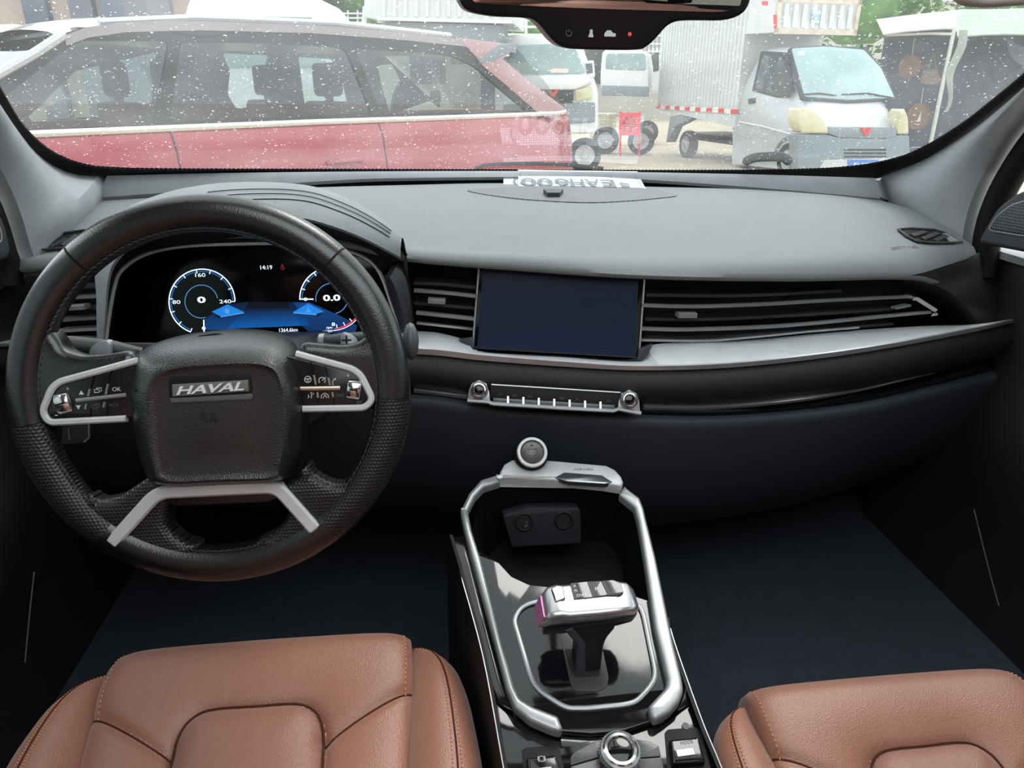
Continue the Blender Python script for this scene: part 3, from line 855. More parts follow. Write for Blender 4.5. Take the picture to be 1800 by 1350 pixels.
# seat belt lamp, fuel and coolant symbols
mb = MB(); q = cpl.px(496.5, 470, H3)
mb.tube([(x, y, H3) for x, y in circ((q[0], q[1]-.001), .0024, 12)], .0005, 4, closed=True); mb.lathe([(.0014, H3-.0002), (.0014, H3+.0002)], (q[0], q[1]+.0028), 10)
mb.tube([(q[0]-.002, q[1]+.001, H3), (q[0]+.002, q[1]-.003, H3)], .0004, 4)
obj('belt_lamp', mb, E_DKR, clus, cpl)
mb = MB(); q = cpl.px(400, 547, H3); mb.prism(rnd(rect(q[0]-.003, q[1]-.003, q[0]+.002, q[1]+.003), .001), H3, H3+.0003); mb.tube([(q[0]-.003, q[1]+.001, H3), (q[0]-.005, q[1]+.001, H3)], .0006, 4)
obj('fuel_symbol', mb, E_PALE, clus, cpl)
mb = MB(); q = cpl.px(542, 544, H3); mb.tube([(q[0], q[1]-.001, H3), (q[0], q[1]+.004, H3)], .0007, 4); mb.tube([(q[0]-.004, q[1]-.003, H3), (q[0]+.004, q[1]-.003, H3)], .0005, 4); mb.tube([(q[0]-.0025, q[1]-.0015, H3), (q[0]+.0025, q[1]-.0015, H3)], .0005, 4)
obj('coolant_symbol', mb, E_PALE, clus, cpl)

# hood arching over the cluster
HO = [(176, 640), (172, 540), (170, 470), (206, 398), (300, 352), (400, 334), (500, 336), (580, 350), (645, 380), (690, 418), (715, 453)]
HI = [(180, 640), (184, 560), (190, 490), (204, 456), (240, 424), (330, 398), (430, 384), (520, 382), (580, 396), (640, 419), (704, 452)]
ho = rail([atY(x, y, Y) for (x, y), Y in zip(HO, (.985, .985, .985, 1.04, 1.12, 1.16, 1.15, 1.11, 1.06, 1.0, .955))], 60)
hi = rail([atY(x, y, .925) for x, y in HI], 60)
hb = rail([tuple(cpl.w(*cpl.px(x, y), .004)) for x, y in ((184, 645), (190, 562), (201, 499), (214, 472), (248, 446), (330, 431), (430, 426), (520, 427), (595, 434), (645, 452), (674, 482))], 60)
mb = MB()
rows = [[p+Vector((0, .01, -.03)) for p in ho]]
for t in (0, .2, .4, .6, .8, .93):
    rows.append([p.lerp(q, t)+Vector((0, 0, .022*sin(pi*t)+.004)) for p, q in zip(ho, hi)])
rows += [hi, [p+Vector((0, .004, -.004)) for p in hi]]
mb.loft(rows)
obj('hood', mb, mat('hood_leather', (122, 128, 129), .6, bump=('leather', 900, .4), spec=.4), clus, smooth=60)
mb = MB(); mb.loft([[p+Vector((0, .004, -.004)) for p in hi], [p.lerp(q, .5)+Vector((0, 0, .004)) for p, q in zip(hi, hb)], hb]); obj('hood_lining', mb, M_DARK, clus, smooth=60)
mb = MB(); mb.tube([p+Vector((0, -.001, .004)) for p in ho[26:]], .0016, 6); obj('hood_gap', mb, M_SEAL, clus)
for dt in (.66, .74, .82):
    mb = MB(); sp_ = [p.lerp(q, dt)+Vector((0, 0, .022*sin(pi*dt)+.0045)) for p, q in zip(ho, hi)][30:58]
    mb.tube(rail(sp_, 60), .0006, 5); obj('hood_seam', mb, M_SEAL, clus)
# right cheek of the cluster: silver edged black wing that runs down beside the wheel
CO = [(684, 476), (700, 470), (716, 500), (724, 560), (728, 620), (726, 690)]
CI = [(674, 482), (684, 520), (698, 560), (708, 600), (716, 640), (718, 700)]
co = rail([atY(x, y, .95) for x, y in CO], 20); ci = rail([atY(x, y, .965) for x, y in CI], 20); cm = [p.lerp(q, .5)+Vector((0, -.02, 0)) for p, q in zip(co, ci)]
mb = MB(); mb.loft([[p+Vector((0, .06, 0)) for p in co], co, cm, ci, [p+Vector((0, .06, 0)) for p in ci]]); obj('side_cheek', mb, M_BLACK, clus)

# ================================================================ steering wheel
WC = Vector((-.381, .684, 1.042)); WE = rad(16.46); WR, WT = .1725, .0165
wpl = PL(WC, (1, 0, 0), (0, sin(WE), cos(WE)))
wheel = root('steering_wheel', WC, 'black leather four spoke steering wheel with silver trim and multifunction buttons', 'steering wheel', m=wpl.m)
def ang(x, y):
    q = wpl.px(x, y); return atan2(q[1], q[0])
def rim(name, a0, a1, m, k=40, r=WT, lift=0.0):
    if a1 < a0: a1 += 2*pi
    mb = MB(); path = [(WR*cos(a0+(a1-a0)*i/k), WR*sin(a0+(a1-a0)*i/k), lift) for i in range(k+1)]
    prof = [(r*1.08*cos(2*pi*j/20), r*.98*sin(2*pi*j/20)) for j in range(20)]
    mb.sweep(path, prof, up=(0, 0, 1)); return obj(name, mb, m, wheel, wpl, smooth=60)
aTR, aTL = ang(606, 437), ang(140, 455)
aL2, aR2 = ang(62, 745), ang(690, 700)
aBL, aBR = ang(175, 955), ang(590, 930)
M_PERF = dots('perforated_black_leather', (30, 30, 32), .34, .0034, (4, 4, 5), .27)
rim('rim', aTR, aTL, M_LEATHB, 70)
rim('rim', aTL, aL2, M_LEATHB); rim('rim', aR2, aTR, M_LEATHB)
rim('grip', aL2, aBL, M_PERF, r=WT*1.04); rim('grip', aBR, aR2, M_PERF, r=WT*1.04)
rim('rim', aBL, aBR, M_LEATHB, r=WT*1.04)
for a in (aTR, aTL, aL2, aR2, aBL, aBR):
    mb = MB(); mb.sweep([(WR*cos(a+d), WR*sin(a+d), 0) for d in (-.006, 0, .006)], [(WT*1.09*cos(2*pi*j/20), WT*1.0*sin(2*pi*j/20)) for j in range(20)], up=(0, 0, 1)); obj('rim_seam', mb, M_SEAL, wheel, wpl)
# cross stitching along the inside of the rim
mb = MB(); R2 = WR-WT*.93
for i in range(150):
    a = 2*pi*i/150; b = a+2*pi/150*.8
    for z0, z1 in ((.004, .011), (.011, .004)):
        mb.tube([(R2*cos(a), R2*sin(a), z0), (R2*cos(b), R2*sin(b), z1)], .0007, 4)
obj('rim_stitching', mb, mat('dark_grey_thread', (66, 66, 68), .8), wheel, wpl)
# spokes
def wprism(name, pts, h0, h1, bev, m, r=0.0, parent=None, seg=3):
    P = wpl.pts(pts, h1)
    if r: P = rnd(P, r)
    mb = MB(); mb.prism(P, h0, h1, bev, seg); return obj(name, mb, m, parent or wheel, wpl, smooth=50)
SPL = [(60, 560), (96, 590), (108, 616), (135, 626), (180, 624), (228, 615), (240, 640), (250, 700), (250, 736), (220, 742), (90, 752), (62, 745), (40, 690), (38, 620)]
SPR = [(521, 640), (524, 600), (560, 604), (605, 608), (632, 600), (650, 584), (662, 560), (690, 560), (705, 640), (690, 690), (664, 716), (640, 724), (535, 724), (512, 724), (512, 690)]
wprism('spoke', SPL, -.014, .010, .008, M_LEATHB, .01)
wprism('spoke', SPR, -.014, .010, .008, M_LEATHB, .01)
WBL = [(150, 868), (168, 884), (205, 876), (240, 852), (262, 838), (300, 850), (300, 872), (290, 905), (292, 930), (318, 952), (350, 962), (330, 990), (250, 985), (190, 965), (140, 920)]
WBR = [(500, 850), (524, 838), (540, 812), (548, 834), (575, 850), (600, 854), (622, 840), (640, 870), (600, 930), (545, 965), (480, 985), (440, 960), (485, 936), (506, 908), (498, 880), (470, 862)]
wprism('lower_spoke', WBL, -.014, .012, .009, M_PERF, .006)
wprism('lower_spoke', WBR, -.014, .012, .009, M_PERF, .006)
LT = [(188, 957), (196, 962), (222, 954), (240, 926), (296, 872), (330, 865), (455, 857), (474, 866), (528, 929), (545, 937), (558, 936), (559, 931), (500, 851), (490, 847), (276, 858), (264, 864), (226, 910)]
cl_ = [Vector((a, b, .012)) for a, b in rnd(wpl.pts([(192, 959), (276, 866), (486, 856), (555, 934)], .016), [0, .012, .012, 0], 5)]
cl_ = [cl_[0], cl_[0].lerp(cl_[1], .06)]+cl_[1:-1]+[cl_[-2].lerp(cl_[-1], .94), cl_[-1]]
mb = MB(); mb.sweep(cl_, [(-.0066, -.008), (.0066, -.008), (.0066, .003), (.0045, .0055), (-.0045, .0055), (-.0066, .003)], up=(0, 0, 1), scale=[.45]+[1]*(len(cl_)-2)+[.45]); obj('spoke_trim', mb, M_TRIM, wheel, wpl, smooth=30)
wprism('spoke_underside', [(268, 862), (492, 850), (500, 868), (478, 884), (300, 892), (280, 880)], -.012, .008, .004, M_LEATHB, .006)
# airbag cover
AO = [(225, 700), (230, 648), (246, 616), (290, 596), (350, 584), (420, 579), (480, 585), (510, 602), (525, 636), (531, 700), (529, 780), (516, 822), (494, 845), (400, 850), (280, 853), (252, 832), (236, 780)]
AI = [(262, 705), (268, 676), (284, 656), (318, 646), (360, 642), (412, 639), (455, 640), (482, 650), (494, 676), (498, 705), (500, 770), (492, 815), (480, 838), (395, 842), (290, 845), (274, 822), (266, 775)]
tf_ = lambda y: max(0.0, min(1.0, (668-y)/80))
ao3 = cat([(*wpl.px(x, y, .016-.045*tf_(y)), .008-.045*tf_(y)) for x, y in AO], 5, True); ao = [(p[0], p[1]) for p in ao3]; ai = cat(wpl.pts([tuple(map(float, p)) for p in AI], .036), 5, True)
rg = []
rg.append([(p[0], p[1], min(-.02, p[2]-.01)) for p in ao3])
for t, s_ in ((0, 0), (.04, .16), (.12, .32), (.3, .58), (.5, .77), (.7, .90), (.87, .97), (1, 1)):
    rg.append([(p[0]*(1-t)+q[0]*t, p[1]*(1-t)+q[1]*t, p[2]+(.0375-p[2])*s_) for p, q in zip(ao3, ai)])
cx_ = sum(p[0] for p in ai)/len(ai); cy_ = sum(p[1] for p in ai)/len(ai)
for t, h in ((.04, .036), (.10, .0350), (.5, .0362), (.8, .0370)):
    rg.append([(p[0]*(1-t)+cx_*t, p[1]*(1-t)+cy_*t, h) for p in ai])
mb = MB(); mb.stack(rg)
cover = obj('airbag_cover', mb, mat('airbag_cover_plastic', (18, 19, 21), .30, bump=('leather', 650, .28), spec=.9), wheel, wpl, smooth=60)
HC = .0362
wprism('emblem_recess', [(296, 664), (440, 659), (444, 702), (298, 708)], HC-.004, HC+.0012, .0006, M_DARK, .002, cover)
wprism('emblem_ledge', [(297, 700), (443, 692), (444, 700), (440, 703), (300, 709)], HC, HC+.003, .001, mat('ledge_plastic', (80, 82, 84), .4), .001, cover)
emb = wprism('emblem', [(302, 676), (436, 668), (437, 688), (303, 698)], HC, HC+.0035, .0006, mat('brushed_nickel', (116, 114, 108), .4, metal=.5), .0005, cover)
e0, e1 = wpl.px(308, 687, HC+.0035), wpl.px(432, 678, HC+.0035)
mb = txt('HAVAL', ((e0[0]+e1[0])/2, (e0[1]+e1[1])/2), .0078, HC+.0034, .0022, hypot(e1[0]-e0[0], e1[1]-e0[1])*.96, shear=.3, rot=atan2(e1[1]-e0[1], e1[0]-e0[0]), bold=.02)
mb.v = [(a, b, c+.0004) for a, b, c in mb.v]
obj('emblem_letters', mb, M_SHELF, emb, wpl, smooth=0)
mb = MB()
for s, (x, y) in (('airbag', (367, 733)),):
    q = wpl.px(x, y, HC)
    mb.merge(txt('安全', (q[0], q[1]+.002), .0045, HC+.0, .0009, .016)); mb.merge(txt('气囊', (q[0], q[1]-.003), .0042, HC+.0, .0009, .016))
obj('airbag_mark', mb, M_DARK, cover, wpl, smooth=0)
for x, y in ((246, 684), (494, 672)):
    q = wpl.px(x, y, .03); mb = MB()
    mb.tube([(q[0]-.004, q[1]+.001, .0305), (q[0]-.001, q[1]-.001, .0308), (q[0]+.002, q[1], .031), (q[0]+.004, q[1]+.0015, .031)], .0006, 4); mb.tube([(q[0]-.004, q[1]-.002, .0305), (q[0]-.004, q[1]+.002, .0305)], .0006, 4)
    obj('horn_mark', mb, M_DARK, cover, wpl)
# button pads: black gloss panel, silver frame, buttons, roller
def pad(frame, panel, open_r, nm):
    P = wpl.pts(panel, .013)
    mb = MB(); mb.prism(rnd(P, .003), 0, .0125, .001)
    pd = obj('button_panel', mb, mat('button_panel_black', (14, 14, 15), .25, spec=.5), wheel, wpl)
    F = [(x, y, .0135) for x, y in wpl.pts(frame, .0135)]
    F2 = rnd([(a, b) for a, b, c in F], [0]+[.007]*(len(F)-2)+[0], 5)
    mb = MB(); mb.sweep([(a, b, .0128) for a, b in F2], [(-.0032, -.004), (.0032, -.004), (.0032, .001), (.0016, .0028), (-.0016, .0028), (-.0032, .001)], up=(0, 0, 1))
    obj('panel_frame', mb, M_TRIM, pd, wpl)
    return pd
pL = pad([(240, 634), (104, 671), (90, 683), (74, 724), (86, 743), (222, 736)], [(245, 640), (108, 676), (93, 688), (80, 725), (90, 740), (240, 734)], True, 'l')
pR = pad([(520, 622), (618, 648), (634, 659), (655, 702), (642, 717), (532, 719)], [(500, 624), (616, 654), (630, 664), (649, 702), (638, 713), (500, 717)], True, 'r')
def wbar(name, pts, w, parent, m, h=.0135):
    mb = MB(); q = [(*wpl.px(x, y, h), h) for x, y in pts]; mb.sweep(q, [(-w, -.001), (w, -.001), (w, .0006), (w*.5, .0012), (-w*.5, .0012), (-w, .0006)], up=(0, 0, 1)); return obj(name, mb, m, parent, wpl)
M_ROSE_REFL = mat('silver_rose_reflection', (206, 190, 176), .3, metal=.8)  # warm pinkish cabin reflection painted into the silver
wbar('divider', [(134, 704), (222, 694)], .0018, pL, M_SILV); wbar('divider', [(528, 683), (598, 682)], .0018, pR, M_ROSE_REFL)
for a, b in (((155, 696), (158, 684)), ((186, 693), (190, 675)), ((150, 719), (152, 710)), ((182, 716), (184, 707))): wbar('button_mark', [a, b], .0009, pL, M_SILV)
for a, b in (((552, 659), (555, 676)), ((577, 664), (580, 677)), ((558, 689), (559, 699)), ((584, 689), (586, 698))): wbar('button_mark', [a, b], .0009, pR, M_ROSE_REFL)
for a, b in (((166, 660), (160, 682)), ((196, 652), (190, 674)), ((160, 718), (158, 738)), ((190, 714), (188, 736)), ): wbar('button_gap', [a, b], .0004, pL, M_SEAL, .0128)
for a, b in (((546, 636), (551, 658)), ((571, 642), (576, 662)), ((559, 700), (559, 716)), ((586, 699), (588, 716))): wbar('button_gap', [a, b], .0004, pR, M_SEAL, .0128)
def roller(x, y, a, parent):
    q = wpl.px(x, y, .014); mb = MB()
    n_ = 14; L_ = .0085
    prof = [(.0105*cos(t), .0075*sin(t)) for t in [pi*i/13 for i in range(14)]]
    ca, sa = cos(a), sin(a)
    rings = []
    for k in (-1, -.85, .85, 1):
        sc = .86 if abs(k) == 1 else 1
        rings.append([(q[0]+ca*L_*k*.8-sa*u*sc, q[1]+sa*L_*k*.8+ca*u*sc, .010+v*sc) for u, v in prof])
    mb.stack(rings, True, True); o = obj('roller', mb, M_CHROME, parent, wpl, smooth=50)
    mb = MB(); mb.tube([(q[0]-ca*.004, q[1]-sa*.004, .0178), (q[0]+ca*.004, q[1]+sa*.004, .0178)], .0008, 5); obj('roller_groove', mb, M_SEAL, parent, wpl)
roller(110, 709, .22, pL); roller(622, 685, -.22+.05, pR)
def wtxt(s, x, y, hp, parent, m=M_ICON, wp=None):
    h = .0126; k = .00064
    mb = txt(s, wpl.px(x, y, h), hp*k, h, .0003, wp*k if wp else None); return obj('button_legend', mb, m, parent, wpl, smooth=0)
wtxt('OK', 205, 684, 6, pL); wtxt('▲', 143, 690, 6, pL, wp=7); wtxt('▼', 138, 716, 6, pL, wp=7); wtxt('+', 119, 683, 4, pL); wtxt('–', 99, 730, 1.2, pL, wp=4); wtxt('≡/⊐', 200, 712, 5, pL, M_ICOND, 12)
wtxt('SVC', 598, 695, 5, pR, M_ICOND); wtxt('+', 612, 660, 4, pR); wtxt('SET', 632, 707, 4, pR, M_ICOND)
def sym(kind, x, y, parent, m=M_ICON):
    h = .0128; q = wpl.px(x, y, h); s = .0026; mb = MB(); T = .0004
    def ln(L): mb.tube([(q[0]+a*s, q[1]+b*s, h) for a, b in L], T, 4)
    if kind == 'card': ln([(-1.2, -.6), (.4, -.6), (.4, .5), (-1.2, .5), (-1.2, -.6)]); ln([(-.4, .5), (-.4, 1), (1.3, 1), (1.3, -.1), (.4, -.1)])
    if kind == 'wheel': ln([(cos(t*pi/6)*1.2, sin(t*pi/6)*1.2) for t in range(13)]); ln([(-1.1, .1), (0, .3), (1.1, .1)]); ln([(-.4, -1), (0, .2), (.4, -1)])
    if kind == 'speed': ln([(cos(t*pi/8)*1.2, sin(t*pi/8)*1.2) for t in range(-2, 11)]); ln([(0, 0), (1.5, 1.2)])
    if kind == 'phone': ln([(-.5, -1.3), (-.8, -.2), (-.2, .8), (.6, 1.3)]); ln([(-.1, 1.1), (.5, .7)])
    if kind == 'voice': ln([(-1, -1), (-.6, -.4), (-.9, .3)]); ln([(.1, -1.1), (.4, .1), (.1, 1), (.7, 1.2)]); ln([(.9, .3), (1.2, .8)])
    if kind == 'lane': ln([(-1.4, -.8), (-1.2, .4), (0, 1.1), (1.2, .4), (1.4, -.8)]); ln([(-.7, -.8), (.1, .5)]); ln([(.7, -.8), (.1, .5)])
    obj('button_symbol', mb, m, parent, wpl)
sym('card', 172, 687, pL); sym('card', 169, 715, pL, M_ICOND); sym('wheel', 541, 667, pR); sym('speed', 566, 669, pR); sym('phone', 588, 671, pR); sym('voice', 546, 695, pR); sym('lane', 571, 696, pR)
# paddles behind the spokes
def paddle(pts, mark):
    P = rnd(wpl.pts(pts, -.02), .004); mb = MB(); mb.prism(P, -.025, -.020, .0015); o = obj('paddle', mb, mat('satin_paddle', (150, 152, 154), .4, metal=.6), wheel, wpl)
    if mark:
        q = wpl.px(609, 598, -.0195); mb = MB(); mb.box((q[0]-.005, q[1]-.0008, -.0201), (q[0]+.005, q[1]+.0008, -.0196)); mb.box((q[0]-.0008, q[1]-.005, -.0201), (q[0]+.0008, q[1]+.005, -.0196)); obj('paddle_mark', mb, M_DARK, o, wpl)
paddle([(598, 590), (603, 583), (614, 586), (626, 595), (632, 610), (628, 640), (600, 640)], True)
paddle([(157, 612), (170, 602), (188, 598), (194, 604), (194, 625), (180, 660), (150, 650)], False)
# hub behind the wheel
mb = MB(); mb.lathe([(.055, -.09), (.062, -.05), (.062, -.012)], (0, -.005), 28); obj('hub', mb, M_DARK, wheel, wpl)

# steering column cowl with stalks
mb = MB()
cpts = lambda s, z: [(a*s, b*s, z) for a, b in ((-.07, -.05), (.07, -.05), (.085, -.02), (.085, .02), (.06, .045), (-.06, .045), (-.085, .02), (-.085, -.02))]
mb.stack([cpts(.8, -.04), cpts(.95, -.05), cpts(1, -.08), cpts(1.1, -.30)], True, True)
col = obj('steering_column', mb, M_BLACK, None, wpl, label='black column shroud behind the steering wheel hub', category='steering column')
def stalk(name, pts, h, r, label, ring):
    st = root(name, wpl.w(*wpl.px(*pts[0], h), h), label, 'stalk')
    q = [(*wpl.px(x, y, h+i*.004), h+i*.004) for i, (x, y) in enumerate(pts)]
    mb = MB(); mb.tube(q, [r*.7]+[r]*(len(q)-2)+[r*.9], 14); obj('lever', mb, M_BLACK, st, wpl)
    a, b = Vector(q[ring]), Vector(q[ring+1]); d = (b-a)
    mb = MB(); mb.tube([a+d*.1, a+d*.32], r*1.06, 14); obj('collar', mb, M_SILV, st, wpl)
    return st
s1 = stalk('turn_signal_stalk', [(250, 622), (200, 614), (165, 610), (120, 606), (98, 604)], -.045, .009, 'black light and turn signal stalk left of the hub', 1)
h = -.034
obj('stalk_legend', txt('AUTO', wpl.px(150, 613, h), .0035, h, .0003, .010), M_ICON, s1, wpl, smooth=0)
s2 = stalk('wiper_stalk', [(560, 602), (600, 600), (640, 598), (690, 598), (722, 602)], -.05, .009, 'black wiper stalk right of the hub', 0)
mb = MB(); q = wpl.px(722, 600, -.034); mb.ell((q[0], q[1], -.034), (.0085, .02, .012)); obj('knob', mb, mat('stalk_end_grey', (64, 66, 69), .45), s2, wpl, smooth=60)
# small switch plate low on the left of the dashboard
spl = PL(atY(135, 762, .93), (1, 0, 0), (0, .2, 1))
sw = root('switch_plate', spl.o, 'small black switch plate with chrome edge below the left spoke', 'switch')
mb = MB(); mb.prism(rnd(spl.pts([(112, 740), (160, 738), (161, 768), (150, 778), (108, 782)]), .004), -.01, .002, .001); obj('plate', mb, M_BLACK, sw, spl)
mb = MB(); mb.tube([(*p, .003) for p in spl.pts([(158, 744), (159, 768), (150, 776)])], .0014, 6); obj('chrome_edge', mb, M_ROSE_REFL, sw, spl)
mb = MB(); mb.tube([(*p, .003) for p in spl.pts([(122, 752), (124, 772)])], .0007, 6); obj('gap', mb, M_CHROMED, sw, spl)

# ================================================================ central screen
tl, bl, br = atY(842, 470, .985), atY(832, 612, .955), atY(1120, 630, .922)
scp = PL((tl+br)/2, br-bl, tl-bl)
scr = root('touch_screen', (bl+br)/2, 'switched off central touch screen between the air vents', 'screen')
SO = [(842, 455), (1136, 463), (1124, 630), (831, 613)]
mb = MB(); mb.prism(rnd(scp.pts(SO), .003), -.02, 0.0, .0015); obj('housing', mb, M_GLOSS, scr, scp)
mb = MB(); mb.prism(scp.pts([(850, 455), (1125, 463), (1113, 627), (839, 611)], .0005), -.001, .0006)
obj('panel', mb, mat('dark_screen_glass', (26, 38, 60), .28, spec=.18, var=.05, vs=12), scr, scp)
for a, b in (((842, 470), (831, 611)), ((1134, 470), (1123, 629))):
    mb = MB(); mb.tube([(*scp.px(*a), .001), (*scp.px(*b), .001)], .0014, 8); obj('edge_trim', mb, M_CHROMED, scr, scp)
# cheeks of the notch in the silver shelf
for pts in ([(806, 596), (832, 592), (832, 614), (846, 620), (828, 612)], [(1124, 612), (1148, 604), (1140, 622), (1126, 634), (1120, 632)]):
    mb = MB(); mb.prism(scp.pts(pts, .004), -.012, .004, .001); obj('notch_cheek', mb, M_BLACK, dash, scp)

# ================================================================ climate control strip
ka, kb = onf([(842, 686), (1106, 703)], -.058)
vpl = PL((ka+kb)/2, kb-ka, (0, .45, .9))
clim = root('climate_panel', vpl.o, 'climate control strip with two round silver knobs and a row of keys', 'control panel')
def vpr(name, pts, h0, h1, bev, m, r=0, parent=clim, seg=2):
    P = vpl.pts(pts, h1); P = rnd(P, r) if r else P
    mb = MB(); mb.prism(P, h0, h1, bev, seg); return obj(name, mb, m, parent, vpl)
vpr('display', [(862, 677), (1090, 691), (1086, 714), (862, 700)], -.02, .0015, .001, M_DARK)
mb = MB(); mb.sweep([(*p, .002) for p in vpl.pts([(864, 676), (1090, 690)])], [(-.0008, -.002), (.0008, -.002), (.0008, .001), (-.0008, .001)], up=(0, 0, 1)); obj('upper_chrome', mb, M_CHROMED, clim, vpl)
mb = MB(); mb.sweep([(*p, .004) for p in vpl.pts([(822, 704), (858, 706.5), (863, 708.5), (866, 710), (1078, 722.5), (1082, 721), (1086, 719), (1126, 727)])], [(-.0028, -.012), (.0028, -.012), (.0028, .0), (.0015, .0015), (-.0015, .0015), (-.0028, .0)], up=(0, 0, 1)); obj('lower_bracket', mb, M_SILV, clim, vpl)
for i in range(8):
    x0 = 866+i*27.0; y0 = 699+i*1.62
    k = vpr('key', [(x0+.8, y0), (x0+26.2, y0+1.6), (x0+26.0, y0+9.6), (x0+.6, y0+8)], -.012, .0035, .001, mat('key_grey', (74, 78, 80), .3, spec=.5) if i == 0 else bpy.data.materials['key_grey'])
    if i:
        mb = MB(); mb.box_ = None
        q0, q1 = vpl.px(x0, y0-4, .001), vpl.px(x0, y0+8, .001)
        mb.sweep([(*q0, .0035), (*q1, .004)], [(-.0012, -.004), (.0012, -.004), (.0012, .0008), (-.0012, .0008)], up=(0, 0, 1)); obj('key_divider', mb, M_CHROME, clim, vpl)
def vsym(kind, x, y):
    q = vpl.px(x, y, .0018); s = .0022; mb = MB()
    def ln(L): mb.tube([(q[0]+a*s, q[1]+b*s, .0018) for a, b in L], .00028, 4)
    if kind == 0: ln([(-1.4, -1), (-.2, .4), (1, 0)]); ln([(0, 1.1), (1.3, 1.1), (1.3, .2)]); ln([(-.9, .6), (-.4, 1.1)])
    if kind == 1: ln([(-1.4, -.4), (-.8, .5), (.8, .5), (1.4, -.4), (-1.4, -.4)])
    if kind == 2: ln([(-1.4, 0), (-1, .7), (-.2, .1), (.8, .1), (1.2, .7)]); ln([(-1.4, 0), (0, -.7), (1.4, 0)]); ln([(1.3, .9), (1.8, 1.3)])
    if kind == 3: ln([(-1.2, -.8), (0, .6), (1.2, -.8)]); ln([(-.8, .8), (.8, .8)])
    obj('key_symbol', mb, M_ICOND, clim, vpl)
for kd, x, y in ((0, 879, 694), (1, 905, 695), (1, 932, 697), (2, 987, 700), (3, 1014, 703), (0, 1069, 706)): vsym(kd, x, y)
def knob(x, y, leg):
    c = vpl.px(x, y, .006)
    P = vpl.pts([(x-21, y+20), (x-18, y), (x-13, y-12), (x, y-18), (x+13, y-12), (x+18, y+2), (x+20, y+23)], .002)
    mb = MB(); mb.prism(cat(P, 4, True) if False else P, -.015, .001, .0008); b = obj('knob_mount', mb, M_CHROMED, clim, vpl)
    mb = MB(); mb.lathe([(.0118, .0), (.0122, .002), (.0118, .008), (.0108, .0095)], c, 32, True, False); mb.lathe([(.0108, .0095), (.0098, .0085)], c, 32, False, False); k = obj('knob_collar', mb, M_CHROMED, b, vpl)
    mb = MB(); mb.lathe([(.0098, .004), (.0098, .0125), (.009, .014), (.0078, .0142), (.0066, .013), (.0060, .0095)], c, 32, True, False); obj('knob_ring', mb, M_CHROME, b, vpl)
    mb = MB(); mb.lathe([(.0062, .004), (.0062, .0102), (.005, .0106), (.0, .0106)], c, 24, True, False); obj('knob_cap', mb, M_GLOSS, b, vpl)
    return b
b1 = knob(842, 686, ''); b2 = knob(1106, 703, '')
for s, x, y in (('AUTO', 836, 703), ('SYNC', 1106, 724)):
    obj('knob_legend', txt(s, vpl.px(x, y, .003), .0022, .0018, .0022, .008), M_DARK, clim, vpl, smooth=0)

# ================================================================ start button
bpl = PL(atY(935, 796, .855), (1, 0, 0), (0, .62, .78))
sb = root('start_button', bpl.o, 'round engine start stop button with a silver ring', 'button')
k_ = (bpl.px(962, 796)[0]-bpl.px(908, 796)[0])/2
mb = MB(); mb.lathe([(k_*1.12, -.05), (k_*1.12, .0), (k_*1.04, .002)], (0, 0), 40); obj('surround', mb, M_SEAL, sb, bpl)
mb = MB(); mb.lathe([(k_, -.01), (k_, .004), (k_*.95, .006), (k_*.80, .0065), (k_*.76, .0045), (k_*.76, .0)], (0, 0), 40, True, False); obj('ring', mb, M_TRIM, sb, bpl)
mb = MB(); mb.lathe([(k_*.74, -.005), (k_*.74, .004), (k_*.70, .0052), (0, .0056)], (0, 0), 40, True, False); bt = obj('cap', mb, mat('button_grey_metal', (105, 104, 102), .35, metal=.6), sb, bpl, smooth=60)
mb = MB()
for s, y, w in (('ENGINE', .0033, .0125), ('START', -.0005, .013), ('STOP', -.0043, .0105)): mb.merge(txt(s, (0, y), .0027, .0055, .0003, w))
obj('button_lettering', mb, M_DARK, bt, bpl, smooth=0)
mb = MB(); mb.box((-.002, .0085, .005), (.002, .0097, .0057)); obj('status_lamp', mb, M_DARK, bt, bpl)

# ================================================================ centre console
TI = rad(14.4)
kpl = PL((-.01, .69, .79), (1, 0, 0), (0, cos(TI), sin(TI)))
con = root('centre_console', (0, .65, .40), 'gloss black centre console framed by a silver arch', 'console')
def kpr(name, pts, h0, h1, bev, m, r=0.0, parent=con, seg=3, hp=None):
    P = kpl.pts(pts, h1 if hp is None else hp); P = rnd(P, r) if r else P
    mb = MB(); mb.prism(P, h0, h1, bev, seg); return obj(name, mb, m, parent, kpl, smooth=50)
# body sides
LB = [(790, 940), (806, 994), (811, 1015), (849, 1155), (885, 1350), (910, 1480)]
RB = [(1177, 1085), (1183, 1122), (1232, 1262), (1268, 1350), (1315, 1480)]
lb = [kpl.w(*kpl.px(x, y, .0), .0) for x, y in LB]; rb = [kpl.w(*kpl.px(x, y, .0), .0) for x, y in RB]
mb = MB()
lb_, rb_ = rail(lb, 48), rail(rb, 48)
for rr, s in ((lb_, -1), (rb_, 1)):
    mb.loft([[p+Vector((-s*.004, 0, .0)) for p in rr], rr, [p+Vector((s*.004, 0, -.03)) for p in rr], [Vector((p.x+s*.01, p.y, .42)) for p in rr]])
obj('side_panel', mb, mat('console_side_black', (14, 14, 16), .6, spec=.25), con, smooth=50)
for rr, k0 in ((lb_, 9), (rb_, 3)):
    mb = MB(); mb.tube([p+Vector((0, 0, .0004)) for p in rr[k0:]], [.0003]+[.0008]*(len(rr)-k0-1), 6); obj('edge_chrome', mb, M_CHROMED, con)
